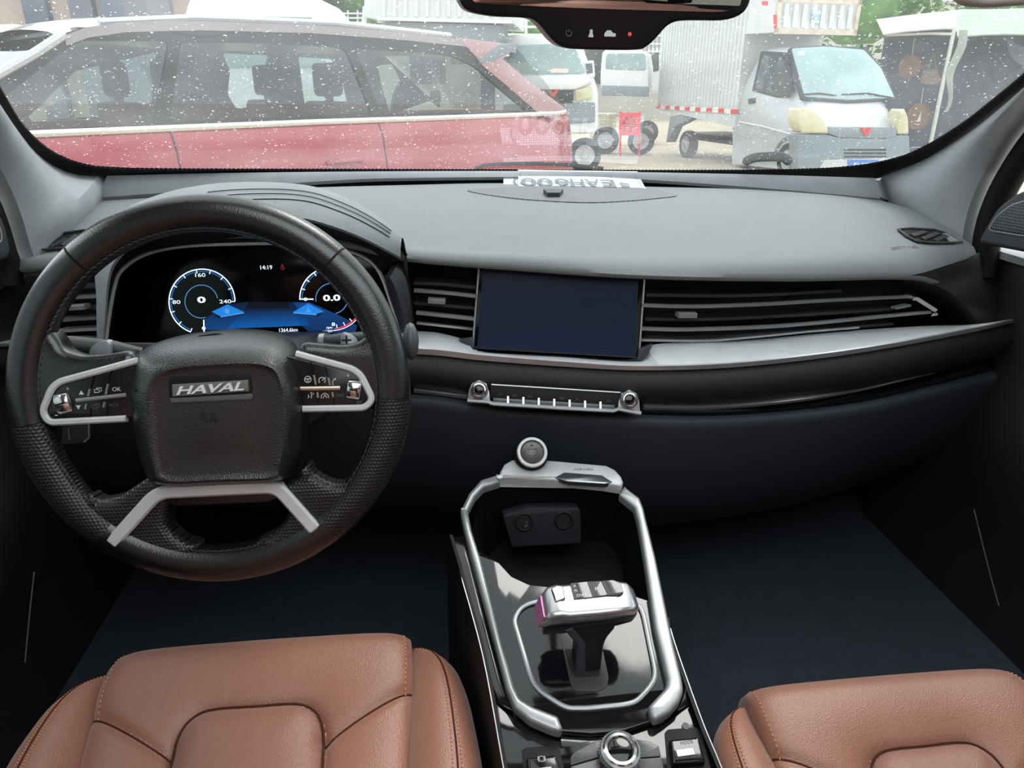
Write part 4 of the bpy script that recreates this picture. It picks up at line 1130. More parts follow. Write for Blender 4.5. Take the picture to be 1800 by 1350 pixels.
# cavity (open tray) under the arch
CV = [(842, 880), (868, 856), (1000, 850), (1090, 862), (1116, 890), (1126, 930), (1150, 1065), (1090, 1060), (930, 1050), (900, 1035), (878, 1005), (850, 990), (830, 930)]
cv = ccw(kpl.pts(CV)); bot = [(x*.86, (y-.05)*.82+.05, -.085) for x, y in cv]
mb = MB(); mb.stack([[(x, y, -.002) for x, y in cv], [(x, y, -.012) for x, y in cv], bot], False, True); obj('tray', mb, mat('tray_black', (9, 10, 12), .6, spec=.15), con, kpl, smooth=50)
# socket plate on the far wall of the tray
so = kpl.w(*kpl.px(953, 925), 0)
sopl = PL(atY(953, 928, .80), (1, 0, .02), (0, .30, .95))
mb = MB(); mb.prism(rnd(sopl.pts([(884, 906), (930, 894), (1020, 893), (1022, 955), (900, 962)]), .004), -.03, 0, .001); spt = obj('socket_plate', mb, mat('socket_plate_grey', (30, 32, 38), .5, spec=.25), con, sopl)
for x, y in ((921, 917), (991, 914)):
    c = sopl.px(x, y); mb = MB(); mb.lathe([(.0125, -.004), (.0125, .002), (.011, .003), (.0095, .0025), (.009, -.002)], c, 28, True, True); sc_ = obj('socket', mb, M_DARK, spt, sopl)
mb = MB(); c = sopl.px(923, 920); mb.tube([(c[0], c[1]+.002, .003), (c[0]+.0018, c[1]+.0035, .003), (c[0]+.0025, c[1]+.001, .003), (c[0]-.001, c[1]-.003, .003)], .0004, 4); mb.tube([(c[0]-.001, c[1]-.004, .003), (c[0]+.004, c[1]-.0025, .003)], .0004, 4); obj('socket_symbol', mb, M_ICOND, spt, sopl)
# gloss deck around the shifter and the lower deck
DECK = [(842, 968), (878, 988), (900, 1012), (930, 1026), (1000, 1034), (1090, 1038), (1142, 1055), (1160, 1100), (1180, 1196), (1178, 1214), (1150, 1242), (1150, 1268), (1100, 1284), (1040, 1290), (985, 1286), (910, 1246), (894, 1208), (872, 1133), (838, 985)]
kpr('gloss_deck', DECK, -.02, .0, .002, M_GLOSS, .002)
LOW = [(872, 1235), (905, 1262), (950, 1282), (1000, 1293), (1050, 1294), (1110, 1286), (1170, 1268), (1212, 1238), (1234, 1268), (1268, 1350), (1312, 1480), (912, 1480), (886, 1350)]
kpr('lower_deck', LOW, -.03, -.006, .002, M_GLOSS, .003)
# side shoulders between deck and outer edge
kpr('shoulder', [(791, 944), (818, 940), (830, 985), (866, 1133), (888, 1210), (902, 1250), (872, 1235), (848, 1150), (812, 1015)], -.03, -.004, .002, M_GLOSS)
kpr('shoulder', [(1184, 1122), (1214, 1215), (1212, 1240), (1190, 1250), (1204, 1212), (1202, 1192), (1183, 1115)], -.03, -.004, .002, M_GLOSS)
# silver arms
LA = [(809, 897), (822, 895), (829, 930), (845, 980), (882, 1133), (905, 1207), (915, 1227), (937, 1240), (970, 1253), (981, 1257), (990, 1280), (984, 1285), (968, 1281), (931, 1265), (905, 1243), (890, 1207), (871, 1133), (829, 980), (816, 930)]
RA = [(1097, 853), (1125, 874), (1132, 892), (1136, 910), (1153, 978), (1184, 1128), (1200, 1194), (1202, 1213), (1195, 1232), (1178, 1251), (1154, 1264), (1145, 1260), (1140, 1240), (1171, 1207), (1173, 1194), (1151, 1100), (1133, 980), (1122, 916), (1115, 890), (1088, 868)]
kpr('silver_arm', LA, -.003, .009, .004, M_SILV, .0025, seg=3)
kpr('silver_arm', RA, -.003, .009, .004, M_SILV, .0025, seg=3)
kpr('arch_corner', [(877, 832), (845, 842), (824, 866), (809, 897), (822, 897), (834, 872), (850, 855), (879, 846)], -.002, .010, .004, M_SILV, .001)
tp = [(878, 841), (879, 828), (886, 815), (900, 807), (918, 806), (966, 808), (1066, 817), (1082, 825), (1092, 836), (1096, 846), (1092, 853), (1062, 848), (1010, 843), (879, 838)]
arch = kpr('arch_top', tp, .0, .016, .004, M_TRIM, .001, seg=4)
kpr('arch_facet', [(975, 839), (992, 830), (1058, 835), (1077, 847), (1064, 850), (998, 846)], .01, .0166, .0008, mat('facet_silver', (150, 156, 160), .25, metal=.9), .001, arch)
q = kpl.px(1026, 825, .0163); obj('arch_lettering', txt('HAVAL', q, .0034, .0158, .0012, .026, shear=.3, rot=-.06), M_CHROMED, arch, kpl, smooth=0)
# chrome ring around the gate
RG = [(903, 1092), (912, 1074), (925, 1064), (945, 1058), (1020, 1054), (1100, 1056), (1126, 1068), (1132, 1086), (1151, 1180), (1150, 1196), (1140, 1212), (1118, 1235), (1096, 1240), (1033, 1246), (1000, 1246), (985, 1240), (950, 1217), (938, 1203), (930, 1183)]
rg2 = ccw(kpl.pts(RG)); rg2 = rnd(rg2, .006, 3)
mb = MB(); mb.sweep([(x, y, .001) for x, y in rg2], [(-.0024, -.001), (.0024, -.001), (.0024, .0012), (.001, .0022), (-.001, .0022), (-.0024, .0012)], up=(0, 0, 1), closed=True); obj('gate_ring', mb, M_SILV, con, kpl)
SL = [(985, 1119), (993, 1110), (1046, 1110), (1055, 1122), (1070, 1190), (1067, 1208), (1052, 1215), (1012, 1215), (1003, 1204)]
kpr('gate_slot', SL, -.002, .0008, .0003, mat('gate_plate', (48, 48, 50), .4, spec=.4), .003)
kpr('gate_opening', [(992, 1140), (1046, 1140), (1056, 1178), (1054, 1188), (1012, 1190), (1004, 1182)], -.002, .0014, .0003, M_DARK, .003)

# ---------------------------------------------------------------- gear selector
bs = kpl.w(*kpl.px(1030, 1182), 0)
gs = root('gear_selector', bs, 'silver and black T shaped gear selector in the console gate', 'gear lever')
spl2 = PL(bs+Vector((0, .01, 0)), (1, 0, 0), (0, .12, .993))           # upright plane through the lever
ST = [(989, 1097), (1012, 1080), (1080, 1078), (1078, 1096), (1064, 1112), (1058, 1126), (1052, 1178), (1046, 1188), (1008, 1184), (1007, 1176), (1012, 1126), (1006, 1118)]
def spr(name, pts, h0, h1, bev, m, r=0, parent=gs, seg=3, hp=0):
    P = spl2.pts(pts, hp); P = rnd(P, r) if r else P
    mb = MB(); mb.prism(P, h0, h1, bev, seg, min(bev, .004)); return obj(name, mb, m, parent, spl2, smooth=50)
spr('stem', ST, -.016, .010, .004, mat('lever_black', (20, 21, 25), .4, spec=.4), .003)
spr('stem_side', [(989, 1097), (1003, 1092), (1026, 1120), (1026, 1186), (1008, 1184), (1007, 1176), (1012, 1127), (1007, 1118)], -.010, .0115, .002, mat('lever_grey', (48, 52, 60), .35, spec=.4), .001)
# head: a wide rounded block that lies across the stem
hc0, hc1 = spl2.px(948, 1068), spl2.px(1118, 1052)
def head_ring(k, sc, zt=0.0):
    a = k
    return a
HW = Vector((1, 0, 0)); hx0 = spl2.w(*spl2.px(945, 1072), 0); hx1 = spl2.w(*spl2.px(1121, 1056), 0)
ax = (hx1-hx0); Lh = ax.length; axn = ax.normalized()
hpl = PL(hx0, axn, (0, .97, .24))      # top face of the head, tilted towards the seats
def hprof(w0, w1, t, b, bev):
    return None
# cross sections along the head: (position, depth towards seats, depth away, top, bottom)
secs = [(-.0, -.014, .008, -.004, -.016), (.004, -.017, .014, .005, -.019), (.012, -.018, .020, .012, -.020), (.022, -.018, .022, .0125, -.020), (.03, -.018, .022, .010, -.019), (.06, -.018, .023, .010, -.017), (.080, -.017, .023, .009, -.016), (Lh-.008, -.015, .020, .007, -.014), (Lh-.002, -.010, .014, .003, -.011), (Lh, -.005, .008, -.002, -.008)]
def loop(x, a, b, t, bt, k=6):
    P = rnd([(a, bt), (b, bt), (b, t), (a, t)], min((b-a)*.22, (t-bt)*.35), 3)
    return [(x, u, v) for u, v in P]
mb = MB(); mb.stack([loop(x, a, b, t, (t+bt)/2-.001) for x, a, b, t, bt in secs], True, True); hd = obj('grip_cover', mb, mat('grip_silver', (172, 172, 174), .27, metal=.85), gs, hpl, smooth=45)
mb = MB(); mb.stack([loop(x, a+.0015, b-.0015, (t+bt)/2, bt-.004) for x, a, b, t, bt in secs[1:]], True, True); obj('grip_base', mb, M_LEATHB, gs, hpl, smooth=45)
tz = .0102
f0 = hpl.px
for nm, pts, m in (('legend_window', [(1002, 1026), (1032, 1023), (1042, 1051), (1009, 1054)], None), ('park_button', [(1032, 1023), (1056, 1022), (1068, 1047), (1042, 1051)], None), ('blank_window', [(1056, 1022), (1078, 1020), (1092, 1026), (1096, 1042), (1090, 1046), (1068, 1047)], None)):
    P = hpl.pts(pts, tz); mb = MB(); mb.prism(rnd(P, .001), tz-.003, tz+.0009, .0004)
    w_ = obj(nm, mb, mat('legend_grey_gloss', (66, 66, 68), .12, spec=.5) if nm == 'legend_window' else bpy.data.materials['legend_grey_gloss'], hd, hpl)
for s, x, y, w in (('R', 1010, 1031, None), ('N', 1012, 1039, None), ('D/M', 1022, 1047, .010), ('P', 1048, 1036, None)):
    obj('gear_letter', txt(s, hpl.px(x, y, tz), .0028 if s != 'P' else .004, tz+.0008, .0002, w, shear=.15), M_ICON, hd, hpl, smooth=0)
# thumb button at the driver's end, pink reflection painted into the release button
P = hpl.pts([(968, 1036), (978, 1030), (990, 1032), (994, 1054), (976, 1060)], .012); mb = MB(); mb.prism(rnd(P, .002), .004, .0145, .002, 3); obj('thumb_step', mb, M_CHROME, hd, hpl)
epl = PL(hpl.w(.0, -.004, -.004), (-.35, .94, 0), (.35, .13, .9))
mb = MB(); lo = [hpl.w(.0, -.014, -.010), hpl.w(.0, .008, -.006), hpl.w(.006, .012, .006), hpl.w(.006, -.014, .006)]
mb.add(lo+[p+Vector((-.002, 0, .001)) for p in lo], [(0, 1, 2, 3), (4, 5, 6, 7), (0, 1, 5, 4), (1, 2, 6, 5), (2, 3, 7, 6), (3, 0, 4, 7)]); obj('release_button', mb, mat('metal_pink_reflection', (196, 120, 170), .35, metal=.5), hd, smooth=0)

# ---------------------------------------------------------------- rear deck controls
def deckpr(name, pts, h0, h1, bev, m, parent, r=0.0): return kpr(name, pts, h0, h1, bev, m, r, parent)
HD = -.006
rk = root('rotary_controller', kpl.w(*kpl.px(1087, 1322, HD), HD), 'silver rotary controller with black cap on the console', 'knob')
c = kpl.px(1088, 1330, HD)
mb = MB(); mb.lathe([(.0195, HD), (.0195, HD+.010), (.0185, HD+.013), (.016, HD+.0145), (.0145, HD+.014)], c, 48, True, False)
obj('grip_ring', mb, M_CHROMED, rk, kpl)
mb = MB(); mb.lathe([(.0165, HD+.010), (.0165, HD+.0148), (.0150, HD+.0158), (.0125, HD+.0155), (.0112, HD+.0135)], c, 48, True, False); obj('chrome_ring', mb, M_CHROME, rk, kpl)
mb = MB(); mb.lathe([(.0114, HD+.005), (.0114, HD+.0138), (.009, HD+.0146), (0, HD+.0150)], c, 36, True, False); obj('cap', mb, M_GLOSS, rk, kpl, smooth=60)
mb = MB()
for i in range(40):
    a = 2*pi*i/40; mb.tube([(c[0]+.0196*cos(a), c[1]+.0196*sin(a), HD+.001), (c[0]+.0196*cos(a), c[1]+.0196*sin(a), HD+.0095)], .0005, 4)
obj('knurling', mb, M_CHROME, rk, kpl)
kg = mat('console_key_grey', (58, 59, 61), .3, spec=.5)
for s, pts, tx, lab in (('NAVI', [(1003, 1330), (1010, 1321), (1046, 1302), (1062, 1300), (1054, 1330), (1003, 1345)], (1025, 1330), 'grey NAVI key left of the rotary controller'),
                   ('RADIO', [(1112, 1298), (1140, 1303), (1158, 1311), (1162, 1329), (1122, 1332), (1118, 1312)], (1138, 1317), 'grey RADIO key right of the rotary controller'),
                   ('MEDIA', [(1122, 1334), (1163, 1331), (1172, 1372), (1120, 1372)], (1148, 1349), 'grey MEDIA key below the RADIO key'),
                   ('', [(1003, 1347), (1054, 1333), (1058, 1372), (1006, 1380)], (1025, 1360), 'grey key below the NAVI key')):
    kk = root('console_key', kpl.w(*kpl.px(*tx, HD), HD), lab, 'key', 'keys around the rotary controller')
    kpr('key_cap', pts, HD, HD+.003, .0006, kg, .001, kk)
    if s: obj('key_lettering', txt(s, kpl.px(tx[0], tx[1], HD+.003), .0028, HD+.0029, .0002, .0115 if s != 'NAVI' else .0095, rot=.05), M_ICOND, kk, kpl, smooth=0)
def rocker(name, x0, x1, y0, y1, lab, cat_):
    r_ = root(name, kpl.w(*kpl.px((x0+x1)/2, (y0+y1)/2, HD), HD), lab, cat_)
    kpr('well', [(x0-8, y0-14), (x0-2, y0-20), (x1-4, y0-24), (x1+6, y0-16), (x1+22, y1+30), (x0-2, y1+36)], HD-.001, HD+.0006, .0003, M_DARK, .002, r_)
    P = kpl.pts([(x0, y0), (x1, y0-5), (x1+12, y1+20), (x0+6, y1+24)], HD+.006); mb = MB(); P = ccw(P)
    mb.prism(rnd(P, .002), HD, HD+.009, .003, 3); obj('rocker', mb, M_GLOSS, r_, kpl)
    mb = MB(); q = kpl.pts([(x0+14, (y0+y1)/2+12), (x1-8, (y0+y1)/2+8)], HD+.010); mb.sweep([(*q[0], HD+.009), (*q[1], HD+.009)], [(-.003, -.001), (.003, -.001), (.003, .0008), (-.003, .0008)], up=(0, 0, 1)); obj('rocker_inlay', mb, M_CHROMED, r_, kpl)
    return r_
r1 = rocker('drive_mode_switch', 1176, 1228, 1302, 1322, 'gloss black drive mode rocker at the console edge', 'switch')
obj('switch_lettering', txt('MODE', kpl.px(1207, 1305, HD+.009), .003, HD+.009, .0002, .012, rot=.08), M_ICOND, r1, kpl, smooth=0)
r2 = rocker('parking_brake_switch', 925, 978, 1334, 1356, 'gloss black electric parking brake switch nearest the driver seat', 'switch')
mb = MB(); q = kpl.px(952, 1334, HD+.009); mb.tube([(a, b, HD+.0092) for a, b in circ(q, .0025, 14)], .0003, 4, closed=True)
for s in (-1, 1): mb.tube([(q[0]+s*.0036*cos(t), q[1]+.0036*sin(t), HD+.0092) for t in (-.8, -.3, .3, .8)], .0003, 4)
obj('brake_symbol', mb, M_ICON, r2, kpl)
mb = MB(); c = kpl.px(1205, 1277, HD); mb.lathe([(.0036, HD), (.0036, HD+.0012)], c, 14); obj('mode_mark', mb, M_ICOND, r1, kpl)

# ================================================================ rear view mirror
mpl = PL(atY(1063, 20, .65), (1, .06, 0), (0, -.08, 1))
mir = root('rear_view_mirror', mpl.w(0, .08, .0), 'black rear view mirror with a chin of small touch icons', 'mirror')
MO = [(803, -60), (806, -12), (812, 8), (828, 21), (870, 29), (918, 31), (936, 34), (950, 44), (968, 66), (984, 80), (1004, 86), (1060, 88), (1120, 88), (1138, 82), (1154, 68), (1172, 48), (1190, 38), (1220, 36), (1270, 36), (1300, 28), (1316, 12), (1322, -14), (1318, -70), (1290, -112), (1200, -122), (920, -126), (830, -110)]
mo = ccw(mpl.pts([tuple(map(float, p)) for p in MO])); mo = cat(mo, 3, True)
mb = MB(); mb.prism(mo, -.03, 0.0, .003, 3, .004); mh = obj('housing', mb, mat('mirror_housing', (14, 15, 18), .3, spec=.4), mir, mpl, smooth=50)
MG = [(818, -55), (822, -14), (830, 0), (848, 7), (930, 11), (1060, 16), (1200, 20), (1270, 21), (1294, 14), (1304, 0), (1306, -60), (1286, -98), (1200, -108), (920, -112), (840, -98)]
mb = MB(); mb.prism(cat(mpl.pts([tuple(map(float, p)) for p in MG], .001), 3, True), -.002, .0008, .0005); obj('mirror_glass', mb, mat('silvered_glass', (205, 208, 210), .01, metal=1.0, var=.01), mir, mpl)
def mic(kind, x, y, m):
    q = mpl.px(x, y, .0003); mb = MB(); s = .0022
    def ln(L): mb.tube([(q[0]+a*s, q[1]+b*s, .0004) for a, b in L], .00035, 4)
    if kind == 0: ln([(cos(t)*1.1, sin(t)*1.1) for t in [2.2+i*.4 for i in range(13)]]); ln([(0, .3), (0, 1.3)])
    if kind == 1: mb.lathe([(.0013, .0), (.0013, .0006)], (q[0], q[1]+.0018), 10); mb.prism(rnd([(q[0]-.0022, q[1]-.0026), (q[0]+.0022, q[1]-.0026), (q[0]+.001, q[1]+.001), (q[0]-.001, q[1]+.001)], .0005), 0, .0006)
    if kind == 2: mb.prism([(q[0]-.005, q[1]-.0022), (q[0]+.0045, q[1]-.0022), (q[0]+.0045, q[1]), (q[0]+.002, q[1]+.0005), (q[0], q[1]+.0024), (q[0]-.003, q[1]+.0024), (q[0]-.005, q[1])], 0, .0006)
    if kind == 3: mb.lathe([(.0016, 0), (.0016, .0006)], q, 12)
    obj('touch_icon', mb, m, mh, mpl)
mic(0, 1000, 58, M_ICOND); mic(1, 1039, 59, M_ICON); mic(2, 1073, 59, M_ICON); mic(3, 1107, 60, screen_mat('icon_red', (190, 60, 60), .5))
mb = MB(); a = mpl.w(.0, .045, -.028); b = Vector((0, .93, 0)); b.z = 1.165+(Yb(0)-.93)*RAKE-.006
mb.tube([a, a.lerp(b, .4)+Vector((0, 0, .01)), b], [.014, .012, .024], 14); obj('stay', mb, M_BLACK, mir)
# sun visor edge in the top right corner
mb = MB(); v0 = atY(1672, -4, .62)
rws = []
P = rnd(rect(0, -.012, .30, .010), .009, 4)
vpl2 = PL(v0+Vector((.0, 0, .02)), (1, 0, .02), (0, .12, .99))
mb.prism(rnd(vpl2.pts([(1666, -40), (1672, -8), (1690, 8), (1730, 13), (1800, 8), (1990, -10), (2030, -290), (1680, -290)]), .008), -.008, .008, .006, 3, .005)
vis = root('sun_visor', vpl2.o+Vector((.1, 0, .05)), 'pale folded sun visor in the top right corner', 'sun visor')
obj('visor_board', mb, M_HEAD, vis, vpl2)
mb = MB(); tq = vpl2.px(1700, -290)[1]; mb.tube([vpl2.w(.01, tq+.10, 0), vpl2.w(.01, tq+.01, 0), vpl2.w(.17, tq+.01, 0), vpl2.w(.17, tq+.10, 0)], .006, 8); obj('visor_rod', mb, M_HEAD, vis)

# ================================================================ temporary plates on the dashboard
pa = [atY(891, 331, 1.385), atY(1136, 335, 1.375), atY(1120, 304, 1.475), atY(891, 301, 1.480)]
M_PAPER = mat('printed_paper', (238, 242, 248), .55, var=.02)
def paper_pattern(m):
    N, L = m.node_tree.nodes, m.node_tree.links
    b = N['Principled BSDF']; tc = N.new('ShaderNodeTexCoord')
    ck = N.new('ShaderNodeTexVoronoi'); ck.inputs['Scale'].default_value = 210; ck.inputs['Randomness'].default_value = 0.0
    L.new(tc.outputs['Object'], ck.inputs['Vector'])
    gt = N.new('ShaderNodeMath'); gt.operation = 'LESS_THAN'; gt.inputs[1].default_value = .34; L.new(ck.outputs['Distance'], gt.inputs[0])
    mx = N.new('ShaderNodeMix'); mx.data_type = 'RGBA'; L.new(gt.outputs[0], mx.inputs['Factor'])
    L.new(b.inputs['Base Color'].links[0].from_socket, mx.inputs[6]); mx.inputs[7].default_value = (*lin((150, 172, 212)), 1)
    L.new(mx.outputs[2], b.inputs['Base Color'])
paper_pattern(M_PAPER)
def sheet(name, corners, lab, curl, dz):
    q = [p+Vector((0, 0, dz)) for p in corners]
    pl = PL((q[0]+q[1]+q[2]+q[3])/4, q[1]-q[0], ((q[3]-q[0])+(q[2]-q[1])))
    mb = MB(); rows = []
    for j in range(9):
        v = j/8; r = []
        for i in range(13):
            u = i/12; p = q[0].lerp(q[1], u).lerp(q[3].lerp(q[2], u), v)
            d = p-pl.o; r.append((d.dot(pl.u), d.dot(pl.v), d.dot(pl.n)+curl*((2*v-1)**2-.3)))
        rows.append(r)
    mb.loft(rows); n0 = len(mb.v)
    mb.loft([[(a, b, c-.0005) for a, b, c in r] for r in rows])
    rt_ = root(name, q[0].lerp(q[1], .5), lab, 'paper')
    obj('sheet', mb, M_PAPER, rt_, pl)
    return rt_, pl
sa, spa = sheet('temporary_plate', [p+Vector((-.006, .004, 0)) for p in pa], 'lower white temporary plate sheet, sticking out at the left edge', .002, -.0015)
sb_, spb = sheet('temporary_plate', [pa[0]+Vector((.022, 0, 0)), pa[1], pa[2], pa[3]+Vector((.022, 0, 0))], 'upper white temporary plate sheet lettered 粤EAH600 at the windscreen', .002, .0015)
M_INK = mat('grey_green_ink', (104, 112, 110), .6)
def ptxt(s, x, y, h, w, par, pl, m=M_INK, lift=.0030): 
    c = pl.px(x, y, lift); return obj('plate_lettering', txt(s, c, h, lift, .0003, w, rot=pi, bold=.015), m, par, pl, smooth=0)
for s, x, w in (('0', 929, .030), ('0', 958, .030), ('6', 988, .028), ('H', 1015, .026), ('A', 1042, .028), ('E', 1069, .026)): ptxt(s, x, 319.5+(x-929)*.02, .042, w, sb_, spb)
ptxt('粤', 1098, 325, .032, .020, sb_, spb)
ptxt(')', 906, 319, .040, .010, sa, spa, lift=.0012)
for pl_, par, x0 in ((spb, sb_, 913),):
    mb = MB(); e = [pl_.px(x0+2, 303, .003), pl_.px(x0+1, 330, .003), pl_.px(1130, 333, .003), pl_.px(1114, 305, .003)]
    mb.tube([(*p, .0032) for p in e], .0008, 4, closed=True); obj('plate_border', mb, M_INK, par, pl_)
for s, x, y in (('临时行驶车号牌', 1010, 309), ('粤公安', 1085, 311)): ptxt(s, x, y, .006, .05 if x < 1050 else .02, sb_, spb, mat('faint_ink', (120, 130, 150), .6) if x < 1050 else bpy.data.materials['faint_ink'])

# ================================================================ front seats
SEATP = PL((-.372, .71, .72), (1, 0, 0), (0, cos(rad(5)), sin(rad(5))))
def pd(p, L):
    """distance from p to an open polyline"""
    best = 9
    for a, b in zip(L, L[1:]):
        dx, dy = b[0]-a[0], b[1]-a[1]; k = dx*dx+dy*dy
        t = max(0, min(1, ((p[0]-a[0])*dx+(p[1]-a[1])*dy)/k)) if k else 0
        best = min(best, hypot(p[0]-a[0]-t*dx, p[1]-a[1]-t*dy))
    return best
def inside(p, P):
    r = False; n = len(P)
    for i in range(n):
        a, b = P[i], P[i-1]
        if (a[1] > p[1]) != (b[1] > p[1]) and p[0] < (b[0]-a[0])*(p[1]-a[1])/(b[1]-a[1])+a[0]: r = not r
    return r
def yx(P, y):
    """x of a polyline at height y (monotonic in y)"""
    P = sorted(P, key=lambda q: q[1])
    if y <= P[0][1]: return P[0][0]
    for a, b in zip(P, P[1:]):
        if y <= b[1]: return a[0]+(b[0]-a[0])*(y-a[1])/max(1e-9, b[1]-a[1])
    return P[-1][0]
S_IN = SEATP.pts([(290, 1480), (298, 1350), (306, 1312), (322, 1280), (348, 1259), (385, 1250), (450, 1246), (515, 1241), (545, 1246), (562, 1262), (568, 1290), (566, 1350), (560, 1480)])
S_IN = cat([S_IN[0]]+S_IN[1:], 4)
S_IN = S_IN+[(S_IN[-1][0], -.62), (S_IN[0][0], -.62)]
SEAM_L = SEATP.pts([(150, 1253), (296, 1325)]); SEAM_R = SEATP.pts([(567, 1298), (730, 1208)])
EDGE_L = cat(SEATP.pts([(226, 1128), (200, 1165), (178, 1208), (160, 1258), (130, 1350), (95, 1460)]), 4); EDGE_R = cat(SEATP.pts([(716, 1090), (724, 1140), (724, 1210), (718, 1350), (705, 1480)]), 4)
FRONT = .018
def seat_h(a, b, xl, xr):
    d_in = pd((a, b), S_IN); ins = inside((a, b), S_IN)
    h = .014*math.exp(-((b+.05)/.07)**2)
    for S in (SEAM_L, SEAM_R):
        d = pd((a, b), S); h -= .004*math.exp(-(d/.006)**2)+.003*math.exp(-d/.02)
    if ins: h += -.012+.017*(1-math.exp(-d_in/.014))
    else: h += -.015*math.exp(-d_in/.028)-.003*math.exp(-(d_in/.006)**2)
    e = min(a-xl, xr-a)
    h -= .012*math.exp(-max(0, e)/.010)
    h += .006*(1-math.exp(-max(0, e)/.05))
    return h
RF = .040
def smap(s):
    """path over the front roll: s>0 runs forward and down"""
    if s <= -RF: return s, 0.0
    t = (s+RF)/RF
    if t < pi/2: return -RF+RF*sin(t), -RF*(1-cos(t))
    return 0.0, -RF-(t-pi/2)*RF
def front_seat(name, label, m4, mirror):
    sg = -1 if mirror else 1
    X = lambda p: (p[0]*sg, p[1], p[2])
    rt_ = root(name, (m4 @ Vector((0, -.2, -.32))), label, 'car seat', 'brown leather front seats')
    NS, NA = 220, 120
    ss = [-.52+(.52+.14)*i/NS for i in range(NS+1)]
    G = []
    for s in ss:
        b, dz = smap(s); b2 = min(b+FRONT*0, b)
        xl, xr = yx(EDGE_L, min(b, .0)), yx(EDGE_R, min(b, .0))
        row = []
        for k in range(NA+1):
            a = xl+(xr-xl)*k/NA
            row.append((a, b, dz+seat_h(a, min(b, 0), xl, xr)*(1 if s < 0 else max(0, 1-s/.05))))
        zl, zr = row[0], row[-1]
        row[0] = (zl[0]+.001, zl[1], zl[2]-.05); row[1] = (zl[0], zl[1], zl[2]); row[-1] = (zr[0]-.001, zr[1], zr[2]-.05); row[-2] = zr
        G.append(row)
    cells = {'seat_insert': [], 'side_section': [], 'side_section2': [], 'thigh_panel': []}
    for i in range(NS):
        for k in range(NA):
            a, b, _ = G[i][k]
            if inside((a, b), S_IN): key = 'seat_insert'
            else:
                (x0, y0), (x1, y1) = SEAM_L; (u0, v0), (u1, v1) = SEAM_R
                yl = y0+(y1-y0)*(a-x0)/(x1-x0); yr = v0+(v1-v0)*(a-u0)/(u1-u0)
                key = 'side_section' if (a < x1 and b < yl) else 'side_section2' if (a > u0 and b < yr) else 'thigh_panel'
            cells[key].append((i, k))
    for key, L in cells.items():
        mb = MB(); idx = {}
        def vid(i, k):
            if (i, k) not in idx: idx[(i, k)] = len(mb.v); mb.v.append(X(G[i][k]))
            return idx[(i, k)]
        for i, k in L: mb.f.append((vid(i, k), vid(i, k+1), vid(i+1, k+1), vid(i+1, k)))
        obj(key.rstrip('2'), mb, M_TAN if key != 'seat_insert' else M_TANP, rt_, m4, smooth=180)
    # dark seam lines sunk between the sections; the insert's line paints a fold shadow
    for nm_, L in (('seam', SEAM_L), ('seam', SEAM_R), ('insert_fold_shade', S_IN[:-2])):
        P = []
        for p in resample([(x, y, 0) for x, y in L], 60):
            b_ = min(p.y, 0); xl, xr = yx(EDGE_L, b_), yx(EDGE_R, b_)
            if xl+.001 < p.x < xr-.001 and p.y > -.5: P.append(X((p.x, p.y, smap(p.y)[1]+max(seat_h(p.x+dx_, min(0, p.y+dy_), xl, xr) for dx_, dy_ in (((0, 0), (.0025, 0), (-.0025, 0), (0, .0025), (0, -.0025)) if nm_ == 'insert_fold_shade' else ((0, 0),)))+.0003)))
        mb = MB(); mb.tube(P, .0013 if nm_ == 'insert_fold_shade' else .0011, 6); obj(nm_, mb, M_SEAM_SHADE, rt_, m4)
    # bolsters
    def bolster(edge, outer, side):
        n_ = 40; rows = []
        eo = [ (p[0], p[1]) for p in cat(SEATP.pts(outer, .0), 6)]
        eo = [tuple(p) for p in resample([(x, y, 0) for x, y in eo], n_)]
        yo0 = max(p[1] for p in eo)
        for x, y, _ in eo:
            xi = yx(edge, y)-side*.004
            w = abs(x-xi); row = []
            hh = .010+.11*min(w, .10); drop = .020*math.exp(-(yo0-y)/.05)+.004
            for t, z in ((-.06, -.03), (0, -.012), (.06, .0), (.18, .5), (.34, .85), (.48, 1.0), (.60, .97), (.74, .82), (.87, .5), (.96, .05), (1.0, -.5), (1.0, -1.6), (.96, -3.5)):
                row.append((xi+(x-xi)*t, y, (z*hh if t > .06 else z)-drop))
            rows.append(row)
        front = [(yx(edge, yo0)-side*.004+(p[0]-rows[0][0][0])*.0+(rows[0][6][0]-rows[0][0][0])*0, yo0+.004, -.03) for p in rows[0]]
        mb = MB(); mb.loft([[X(p) for p in r] for r in rows]); mb.add([X(p) for p in rows[0]], [tuple(range(len(rows[0])))])
        bo = obj('bolster', mb, M_TAN, rt_, m4, smooth=70)
        # piping seams and thread
        for t0, z0, m_, rr in ((.66, .0, M_SEAM_SHADE, .0011),):
            path = [X(((r[6][0]*.45+r[7][0]*.55), r[6][1], r[6][2]*.45+r[7][2]*.55+.0002)) for r in rows[1:]]
            mb = MB(); mb.tube(path, .0010, 5); obj('seam', mb, M_SEAM_SHADE, bo, m4)
        mb = MB()
        for f_ in (.12, .9):
            path = resample([X((r[6][0]*(1-f_)+r[7][0]*f_, r[6][1], r[6][2]*(1-f_)+r[7][2]*f_+.0006)) for r in rows[1:]], 110)
            for a, b in zip(path[::2], path[1::2]): mb.tube([a, a.lerp(b, .85)], .0007, 4)
        obj('stitching', mb, M_THREAD, bo, m4)
    bolster(EDGE_R, [(728, 1126), (756, 1128), (782, 1140), (804, 1165), (822, 1210), (838, 1280), (850, 1350), (866, 1480)], 1)
    bolster(EDGE_L, [(186, 1172), (150, 1184), (112, 1204), (76, 1236), (40, 1284), (2, 1345), (-60, 1460)], -1)
    # stitching beside the front corner
    mb = MB()
